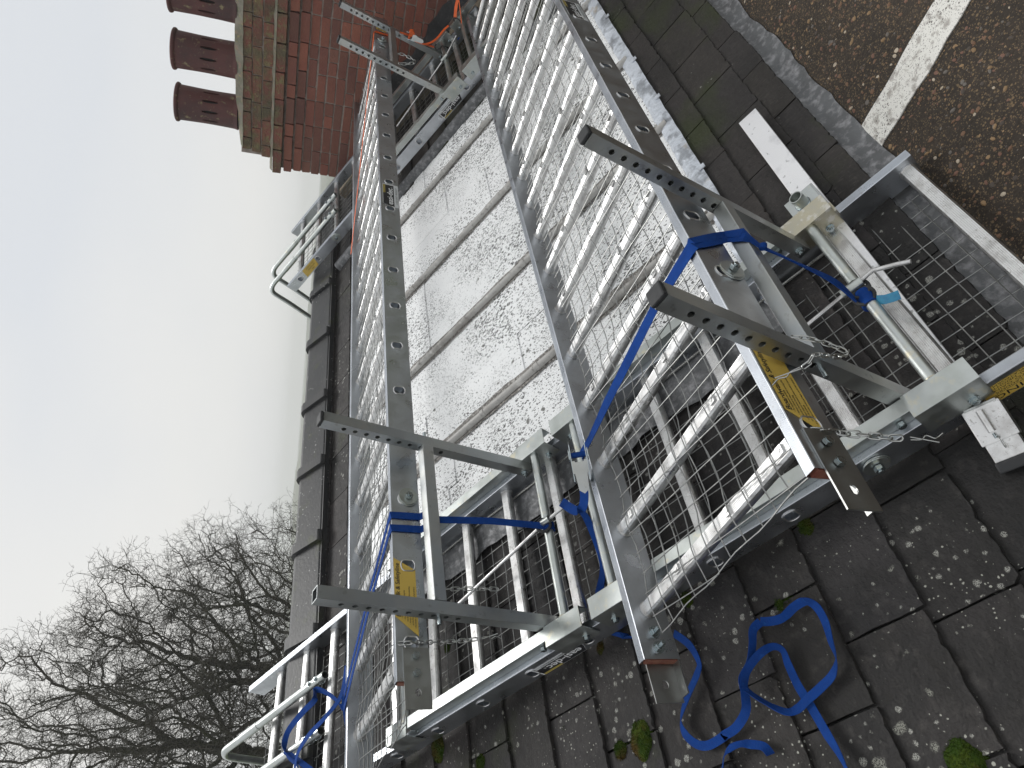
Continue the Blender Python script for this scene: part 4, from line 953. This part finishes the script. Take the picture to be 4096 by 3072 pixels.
P = catmull([k0, k0*.66+tB*.34+np.array([0, 0, -.012]), k0*.33+tB*.67+np.array([0, 0, -.008]), tB+np.array([.0, .01, .028])], 6)
MB().ribbon(P, [unit(RD+np.array([0, .3*math.sin(i*.3), .5*math.cos(i*.35)])) for i in range(len(P))], .026, .004).build('webbing', M['blue'], sB)
MB().tube([k0+np.array([-.008, 0, .006]), k0+np.array([0, -.003, 0]), k0+np.array([.008, -.006, -.008])], [.007, .0115, .006], 10).build('knot', M['blue'], sB)
MB().tube([tB+np.array([-.028, 0, 0]), tB+np.array([.022, 0, .0])], .0225, 14).build('webbing', M['blue'], sB)
for q in (0, 1): MB().tube([tB+np.array([.03-.028*q, -.006, .012])+RD*.030*math.cos(t)+unit(np.array([0, .8, .6]))*.026*math.sin(t) for t in np.linspace(0, 2*math.pi, 21)[:-1]], .005, 8, closed=True).build('hook', M['rubber'], sB)
P = [tB+np.array([-.03, -.02, .0]), tB+np.array([-.045, -.035, -.006]), tB+np.array([-.06, -.055, -.006]), tB+np.array([-.066, -.07, -.012])]
MB().ribbon(P, [np.array([.7, -.3, .2])]*4, .024).build('frayed_end', M['cyan'], sB)
# ratchet hanging at the upslope edge
rb = BB(xf-.035, BB.w+.040, -.03); 
ratchet(sB, onroof(2318, 1850, -1.49), onroof(2300, 1780, -1.47)-onroof(2325, 1920, -1.51), -ray(2318, 1850), 'blue', 1.15)
P = catmull([onroof(2325, 1920, -1.52), onroof(2337, 1975, -1.53), onroof(2330, 2030, -1.545), onroof(2300, 2042, -1.55), onroof(2246, 2008, -1.56)], 6)
MB().ribbon(P, [unit(RD+.3*SD*math.cos(i*.2)+ND*.6*math.sin(i*.12)) if i < 14 else unit(SD+RD*.1) for i in range(len(P))], .030).build('webbing', M['blue'], sB)
P = catmull([onroof(2305, 2035, -1.57), onroof(2345, 2070, -1.62), onroof(2395, 2200, -1.70), onroof(2410, 2290, -1.735), onroof(2395, 2380, -1.76), onroof(2385, 2480, -1.765), onroof(2420, 2520, -1.768), onroof(2500, 2545, -1.768), onroof(2620, 2560, -1.765)], 6)
MB().ribbon(P, [unit(RD*.4+SD*.7+ND*.25*math.sin(i*.3)) for i in range(len(P))], .028).build('webbing', M['blue'], sB)

# loose end of webbing on the slates
sC = thing('loose_webbing', 'loose tangled length of blue webbing lying on the slates', 'webbing', onroof(3000, 2800, -1.78))
zz = lambda a, b: (2896+a*.5425, 2172+b*.5425)
zbq = lambda a, b: (1900+a*.4973, 2200+b*.4973)
def lay(pts, h, tw, wdt=.0225):
    P = catmull([onroof(x, y, -1.772+q) for (x, y), q in zip(pts, h)], 8); n = len(P); Wd = []
    for i in range(n):
        T = unit(P[min(i+1, n-1)]-P[max(i-1, 0)]); side = np.cross(ND, T); a = np.interp(i/(n-1), np.linspace(0, 1, len(tw)), tw)
        Wd.append(side*math.cos(a)+ND*math.sin(a))
    return MB().ribbon(P, Wd, wdt)
lay([zbq(1600, 670), zbq(1720, 760), zbq(1800, 900), zbq(1785, 1000), zbq(1700, 1200), zbq(1655, 1370), zbq(1690, 1480), zbq(1780, 1560), zbq(1880, 1570), zbq(2000, 1500), zz(0, 1420), zz(90, 1360), zz(160, 1240), zz(155, 1110), zz(135, 1000), zz(190, 880), zz(210, 750), zz(215, 640), zz(270, 580)],
    [.01, .012, .018, .014, .012, .008, .012, .010, .008, .006, .006, .006, .02, .03, .03, .028, .03, .03, .018], [.3, .2, .5, .2, .3, .9, .2, .1, .1, .2, .1, .3, .5, 1.0, 1.2, 1.3, 1.2, 1.0, .5]).build('webbing', M['blue'], sC)
lay([zz(270, 580), zz(360, 575), zz(440, 545), zz(520, 470), zz(600, 430), zz(680, 470), zz(745, 580), zz(785, 720), zz(825, 850), zz(800, 970), zz(720, 1060), zz(620, 1150), zz(540, 1225), zz(460, 1245), zz(330, 1190), zz(200, 1110), zz(145, 1060)],
    [.018, .006, .012, .010, .02, .012, .010, .014, .016, .012, .008, .012, .008, .014, .02, .02, .025], [.2, .1, .9, .2, .9, .3, .3, .6, 1.1, .3, .1, .1, .2, .8, 1.25, 1.3, 1.2]).build('webbing', M['blue'], sC)
lay([zz(145, 1060), zz(165, 950), zz(250, 830), zz(350, 765), zz(430, 790), zz(475, 900), zz(545, 1050), zz(620, 1170), zz(690, 1290), zz(760, 1410), zz(840, 1540), zz(890, 1640), zz(930, 1760)],
    [.03, .03, .028, .02, .012, .006, .005, .001, .004, .004, .01, .014, .01], [1.2, 1.1, .9, 1.0, .6, .2, .1, 0, .1, .1, .6, .9, .5]).build('webbing', M['blue'], sC)
lay([zz(345, 1560), zz(290, 1500), zz(200, 1485), zz(130, 1480), zz(50, 1510), zz(5, 1560), zz(-10, 1650), zz(-20, 1760)], [.016, .012, .010, .014, .012, .010, .008, .01], [.9, .6, .4, .8, .5, 1.0, .9, .5]).build('webbing', M['blue'], sC)

# orange strap on the far side
sO = thing('ratchet_strap', 'orange ratchet strap with black hooks, on the far end of the upper walkway', 'strap', BA(.46, .1, .05))
xo = 1.90*.25
def onz_(x, y, dist): d = ray(x, y); return d/np.linalg.norm(d)*dist
D0 = np.linalg.norm(BA(xo, 0, 0))
m = MB(); P = [BA(-1.1, BA.w+.03, .056), BA(xo, .004, .056), BA(xo, -.004, .045), BA(xo, -.006, -.048), onz_(1563, 118, D0-.02), onz_(1625, 137, D0-.04), onz_(1640, 143, D0-.04)]
m.ribbon(P, [BA.x]*7, .028); m.build('webbing', M['orange'], sO)
ro = onz_(1650, 150, D0-.05); ratchet(sO, ro, onz_(1625, 137, D0-.05)-onz_(1690, 165, D0-.06), -ray(1650, 150), 'orange', 1.0); MB().tube([ro-RD*.02+np.array([0, -.03, .01]), ro+RD*.02+np.array([0, -.03, .01])], .02, 12).build('webbing', M['orange'], sO)
h1 = onz_(1760, 192, D0-.1); h2 = onz_(1815, 105, D0-.1)
P = catmull([onz_(1662, 165, D0-.06), onz_(1700, 176, D0-.08), onz_(1740, 160, D0-.09), onz_(1775, 120, D0-.1), onz_(1795, 102, D0-.1)], 5); MB().ribbon(P, [RD+SD*.2]*len(P), .042).build('webbing', M['orange'], sO)
P = catmull([onz_(1700, 176, D0-.08), onz_(1725, 184, D0-.09), onz_(1737, 188, D0-.09)], 4); MB().ribbon(P, [RD]*len(P), .028).build('webbing', M['orange'], sO)
hook_S(sO, [onz_(1745, 176, D0-.09), onz_(1739, 188, D0-.09), onz_(1748, 198, D0-.09), onz_(1762, 192, D0-.09), onz_(1770, 184, D0-.09), onz_(1792, 190, D0-.08), onz_(1798, 200, D0-.08)])
hook_S(sO, [onz_(1818, 86, D0-.1), onz_(1814, 74, D0-.1), onz_(1826, 72, D0-.1), onz_(1840, 84, D0-.1), onz_(1845, 104, D0-.1), onz_(1858, 118, D0-.1), onz_(1862, 106, D0-.1)])
P = catmull([onz_(1843, -60, D0-.1), onz_(1832, -10, D0-.1), onz_(1824, 30, D0-.1), onz_(1820, 70, D0-.1)], 5); MB().ribbon(P, [SD]*len(P), .022).build('webbing', M['orange'], sO)
P = catmull([onz_(1828, -60, D0-.12), onz_(1838, 20, D0-.12), onz_(1844, 70, D0-.12), onz_(1848, 125, D0-.12)], 5); MB().ribbon(P, [unit(RD*.3+SD)]*len(P), .006).build('webbing', M['orange'], sO)
P = [onz_(1838, 150, D0-.12), onz_(1830, 158, D0-.12)]; MB().ribbon(P, [RD]*2, .02).build('blue_tag', M['blue'], sO)

# ---------------------------------------------------------------- chains
def chain_obj(label, P, link=.022, r=.0016, width=.010, pin=True, group='safety chains'):
    P = catmull(P, 12); seg = np.cumsum([0]+[np.linalg.norm(P[i+1]-P[i]) for i in range(len(P)-1)]); root = thing('chain', label, 'chain', P[0], group)
    step = link*.72; n = int(seg[-1]/step); up = np.array([.2, .3, 1.0])
    for i in range(n):
        a = (i+.5)*step; c = np.array([np.interp(a, seg, [p[k] for p in P]) for k in range(3)]); b = np.array([np.interp(a+.002, seg, [p[k] for p in P]) for k in range(3)])
        T = unit(b-c+1e-9); S = unit(np.cross(T, up)); U = np.cross(S, T); ang = (0 if i % 2 else math.pi/2)+random.uniform(-.3, .3); V = S*math.cos(ang)+U*math.sin(ang)
        hl = (link-width)/2; pts = []
        for j in range(14):
            t = 2*math.pi*j/14; pts.append(c+T*(width/2*math.cos(t)+(hl if math.cos(t) > 0 else -hl))+V*width/2*math.sin(t))
        MB().tube(pts, r, 6, closed=True).build('link', M['chain'], root)
    if pin:
        e = P[-1]; T = unit(P[-1]-P[-4]); S = unit(np.cross(T, up))
        MB().tube(catmull([e+S*.004, e+T*.02+S*.004, e+T*.03-S*.004, e+T*.045+S*.002, e+T*.06-S*.008], 4), .0014, 6).tube([e-S*.002, e+T*.05+S*.010], .0014, 6).build('spring_clip', M['chain'], root)
    return root
def atd(x, y, dist): d = ray(x, y); return d/np.linalg.norm(d)*dist
z9 = lambda a, b: (2900+a*.5407, 1300+b*.5407)
dB = np.linalg.norm(BB(-9.0*.25, 0, 0))
chain_obj('chain hanging from the rung end of the lower walkway, across the near ladder', [atd(*z9(560, 775), dB-.01), atd(*z9(720, 785), dB+.0), atd(*z9(860, 800), dB+.02), atd(*z9(1050, 815), dB+.03), atd(*z9(1240, 835), dB+.04), atd(*z9(1370, 835), dB+.05)], .026, .0020, .013)
chain_obj('chain looped between the clip and the post nearest the eaves', [atd(*z9(500, 85), dB-.02), atd(*z9(640, 105), dB-.02), atd(*z9(800, 155), dB-.01), atd(*z9(905, 210), dB-.01), atd(*z9(840, 232), dB-.03), atd(*z9(740, 225), dB-.05), atd(*z9(660, 225), dB-.06), atd(*z9(610, 290), dB-.06), atd(*z9(560, 320), dB-.06)], .020, .0015, .009)
dA = np.linalg.norm(BA(-16*.25, 0, 0)); z8 = lambda a, b: (1100+a*.4973, 2200+b*.4973)
chain_obj('chain hanging at the near end of the upper walkway, beside the bolted plate', [atd(*z8(1000, 750), dA-.01), atd(*z8(1130, 745), dA-.01), atd(*z8(1300, 740), dA+.03), atd(*z8(1500, 730), dA+.05), atd(*z8(1660, 712), dA+.06)], .024, .0018, .011)
chain_obj('short chain sticking out behind the cross bar of the upper walkway frame', [atd(*z8(1370, 315), dA+.14), atd(*z8(1550, 312), dA+.16), atd(*z8(1700, 312), dA+.18), atd(*z8(1790, 316), dA+.19)], .030, .0018, .012, pin=False)
z7 = lambda a, b: (1300+a*.3617, b*.3617); dC = np.linalg.norm(BA(.25, 0, 0))
chain_obj('chain looped over the far posts by the chimney', [atd(*z7(750, 590), dC-.02), atd(*z7(850, 600), dC-.03), atd(*z7(960, 650), dC-.05), atd(*z7(985, 690), dC-.07), atd(*z7(930, 705), dC-.08), atd(*z7(840, 705), dC-.08), atd(*z7(760, 690), dC-.08)], .036, .0025, .016)
# steel rope along the bottom of the near ladder's far stile
m = MB(); P = [L1(-.25*k, L1.w-.022+.003*math.sin(k*2), -.028+.004*math.sin(k*1.3)) for k in np.linspace(-3, 8.2, 60)]; m.tube(P, .0045, 8)
o = m.build('steel_rope', M['cable']); tag(o, 'steel rope lying along the inner side of the near ladder', 'rope')

# ---------------------------------------------------------------- moss cushions
def moss(label, x, y, r, e=.8, g='moss cushions on the slates'):
    c = onroof(x, y, -1.785); rnd = random.Random(int(x*7+y)); m = MB(); n = 30; P = []; L = 10
    ph = rnd.uniform(0, 6)
    for i in range(L+1):
        t = math.pi/2*i/L
        for j in range(n):
            a = 2*math.pi*j/n; k = 1+.10*math.sin(2*a+ph)+.06*math.sin(5*a+ph*2)+rnd.uniform(-.05, .05)
            P.append(ROOF(c @ RD+r*k*math.cos(t)*math.cos(a), c @ SD+r*e*k*math.cos(t)*math.sin(a), -1.80+r*.62*math.sin(t)*(1+rnd.uniform(-.05, .05))))
    m.add(P, [(i*n+j, i*n+(j+1) % n, (i+1)*n+(j+1) % n, (i+1)*n+j) for i in range(L) for j in range(n)], True)
    for _ in range(int(900*min(1, r/.035))):      # short tufts
        a = rnd.uniform(0, 6.283); t = math.asin(rnd.random())*.98; k = 1+.10*math.sin(2*a+ph)+.06*math.sin(5*a+ph*2)
        d = np.array([math.cos(t)*math.cos(a), math.cos(t)*math.sin(a), math.sin(t)])
        b = ROOF(c @ RD+r*k*d[0], c @ SD+r*e*k*d[1], -1.80+r*.62*d[2]); nn_ = unit(RD*d[0]+SD*d[1]+ND*d[2]*1.2+np.array([rnd.uniform(-.5, .5) for _ in range(3)]))
        s = unit(np.cross(nn_, [rnd.uniform(-1, 1), rnd.uniform(-1, 1), .3]))*.0011; m.add([b-s, b+s, b+nn_*rnd.uniform(.003, .007)], [(0, 1, 2)])
    o = m.build('moss_cushion', M['moss']); tag(o, label, 'moss', g); return o
moss('large brown and green moss cushion below the loose webbing', 2568, 2958, 0.056)
moss('small bright green moss tuft touching the large brown cushion', 2480, 3000, 0.031)
moss('round green moss cushion beside the lower edge of the ladder, farthest up the slope', 1750, 2992, 0.048)
moss('small dark moss tuft below the ladder, near the lower picture edge', 1920, 3050, 0.031)
moss('moss tuft at the slate corner just above the loop of webbing', 3118, 2420, 0.024); moss('moss tuft touching the top of the webbing loop', 3150, 2405, 0.021)
moss('moss tuft hidden under the edge of the ladder near its washer bolt', 3222, 2105, 0.028); moss('dark moss tuft under the corner of the lower walkway', 2745, 2395, 0.025)
moss('moss tuft below the black maker label of the near ladder', 2400, 2590, 0.025); moss('round dark green moss cushion far down the slates, alone', 3870, 3055, 0.050, .9); moss('tiny moss tuft in a slate joint towards the eaves', 4052, 2612, 0.014)
moss('tiny moss tuft on a slate joint between the large cushions', 2252, 2908, 0.013)
moss('moss on the slates seen through the upper ladder mesh', 1790, 2590, 0.031)

# ---------------------------------------------------------------- bare trees beyond the ridge

def batch(m, P, R, sides):
    """many equal-length polylines -> tapered tubes; P (N, k, 3), R (N, k)"""
    N, k, _ = P.shape; T = np.empty_like(P); T[:, 1:-1] = P[:, 2:]-P[:, :-2]; T[:, 0] = P[:, 1]-P[:, 0]; T[:, -1] = P[:, -1]-P[:, -2]
    T /= np.linalg.norm(T, axis=2, keepdims=True)+1e-9; up = np.array([.31, .17, .93]); A = np.cross(T, up); A /= np.linalg.norm(A, axis=2, keepdims=True)+1e-9; B = np.cross(T, A)
    an = 2*np.pi*np.arange(sides)/sides
    V = P[:, :, None, :]+(A[:, :, None, :]*np.cos(an)[None, None, :, None]+B[:, :, None, :]*np.sin(an)[None, None, :, None])*R[:, :, None, None]
    idx = np.arange(N*k*sides).reshape(N, k, sides); nx = np.roll(idx, -1, axis=2)
    F = np.stack([idx[:, :-1], nx[:, :-1], nx[:, 1:], idx[:, 1:]], -1).reshape(-1, 4)
    b = len(m.v); m.v += list(map(tuple, V.reshape(-1, 3).tolist())); m.f += list(map(tuple, (F+b).tolist())); m.sm += [sides > 4]*len(F)
def tree(label, foot, centre, radii, seed, N=720, group='bare trees behind the ridge'):
    """limbs grow towards points scattered through the crown"""
    rg = np.random.default_rng(seed); c = np.array(centre, float); rad = np.array(radii, float)
    d = rg.normal(size=(N, 3)); d /= np.linalg.norm(d, axis=1, keepdims=True); rr = rg.random(N)**.42
    lump = 1+.13*np.sin(d[:, 0]*5+seed)*np.sin(d[:, 2]*6+seed*2)+.10*np.sin(d[:, 1]*9+d[:, 2]*7)
    A = c+d*(rr*lump)[:, None]*rad; A = A[A[:, 2] > c[2]-rad[2]*.8]
    foot = np.array(foot, float); fork = foot+(c-foot)*.42+np.array([0, 0, 0.]); fork[2] = min(c[2]-rad[2]*.95, c[2]-2.2)
    n0 = 12; nodes = [foot+(fork-foot)*i/n0+np.array([math.sin(i*.6+seed)*.08, math.cos(i*.5)*.08, 0]) for i in range(n0+1)]; par = [-1]+list(range(n0))
    X = np.array(nodes); best = np.full(len(A), 1e9); bi = np.zeros(len(A), int); new = list(range(len(nodes))); alive = np.ones(len(A), bool); step = .24
    for it in range(170):
        if new:
            D = np.linalg.norm(A[:, None, :]-X[new][None, :, :], axis=2); j = D.argmin(1); dm = D[np.arange(len(A)), j]; up_ = dm < best; best[up_] = dm[up_]; bi[up_] = np.array(new)[j[up_]]
        alive &= best > .34
        if not alive.any(): break
        act = alive & (best < 7); acc = {}
        dirs = A-X[bi]; dirs /= np.linalg.norm(dirs, axis=1, keepdims=True)+1e-9
        for a_ in np.nonzero(act)[0]: acc.setdefault(bi[a_], []).append(dirs[a_])
        new = []; add_ = []
        for k, v in acc.items():
            dd = np.mean(v, 0)+rg.normal(size=3)*.22
            if par[k] >= 0: dd = dd+.35*unit(X[k]-X[par[k]])
            q = X[k]+unit(dd)*step; add_.append(q); par.append(k); new.append(len(X)+len(add_)-1)
        if not add_: break
        X = np.vstack([X, add_])
        if len(X) > 4200: break
    n = len(X); r = np.zeros(n); kids = np.zeros(n, int)
    for i in range(n-1, -1, -1):
        r[i] = .0115 if r[i] == 0 else r[i]**(1/1.95)
        if par[i] >= 0: r[par[i]] += r[i]**1.95; kids[par[i]] += 1
    pa = np.array(par); e = np.nonzero(pa >= 0)[0]; P = np.stack([X[pa[e]], X[e]], 1); rp0 = np.minimum(r[pa[e]], r[e]*1.35); R = np.stack([rp0, r[e]], 1)
    # bend the wood a little between nodes
    mid = P.mean(1)+rg.normal(size=(len(e), 3))*.022; P = np.stack([P[:, 0], mid, P[:, 1]], 1); R = np.stack([R[:, 0], R.mean(1), R[:, 1]], 1)
    big = MB(); small = MB(); th = R[:, 1] > .035; batch(big, P[th], R[th], 7); batch(small, P[~th], R[~th], 4)
    # crooked twigs, three generations
    src = e[r[e] < .03]; base = X[src]; dr = X[src]-X[pa[src]]; L = .66; rad_ = .0062
    for gen in range(3):
        rep_ = (2, 3, 2)[gen]; b = np.repeat(base, rep_, 0); dv = np.repeat(dr, rep_, 0); dv = dv/(np.linalg.norm(dv, axis=1, keepdims=True)+1e-9)
        out_ = b-c; out_ /= np.linalg.norm(out_, axis=1, keepdims=True)+1e-9
        dv = dv+rg.normal(size=dv.shape)*.75+out_*.55+np.array([0, 0, .22]); dv /= np.linalg.norm(dv, axis=1, keepdims=True); k = 5; pts = [b]; cur = dv
        ln = L*rg.uniform(.55, 1.15, size=(len(b), 1))
        for q in range(k-1):
            cur = cur+rg.normal(size=cur.shape)*.42; cur /= np.linalg.norm(cur, axis=1, keepdims=True); pts.append(pts[-1]+cur*ln/(k-1))
        Pt = np.stack(pts, 1); Rt = np.repeat(np.linspace(rad_, rad_*.6, k)[None], len(b), 0); batch(small, Pt, Rt, 3)
        pick = rg.integers(2, k, len(b)); base = Pt[np.arange(len(b)), pick]; dr = cur; L *= .62; rad_ *= .72
        if gen == 0 and len(base) > 1800: s_ = rg.permutation(len(base))[:1800]; base = base[s_]; dr = dr[s_]
        if gen == 1 and len(base) > 4200: s_ = rg.permutation(len(base))[:4200]; base = base[s_]; dr = dr[s_]
    root = thing('bare_tree', label, 'tree', foot, group)
    big.build('trunk', M['bark'], root); small.build('crown', M['twig'], root)
tree('lower bare tree whose crown meets the ridge tiles', (8.0, 18.6, -8), (9.0, 18.0, -.1), (2.5, 2.4, 2.7), 11)
tree('bare tree with a domed crown, the middle one of those behind the ridge', (6.9, 19.3, -8), (7.9, 18.3, 2.1), (2.9, 2.4, 3.1), 23, 720)
tree('tallest bare tree, its crown cut off by the picture edge', (5.6, 19.5, -8), (6.1, 18.6, 3.5), (2.9, 2.6, 3.6), 31, 780)
tree('bare tree low behind the hooked rails of the near roof ladder', (4.6, 20.5, -8), (5.9, 19.8, .3), (2.9, 2.6, 3.0), 47, 600)

for o in TMP:
    if '_loc' in o: del o['_loc']
for o in scene.objects:
    if '_loc' in o: del o['_loc']
for m_ in bpy.data.materials:
    if '_' in m_: del m_['_']
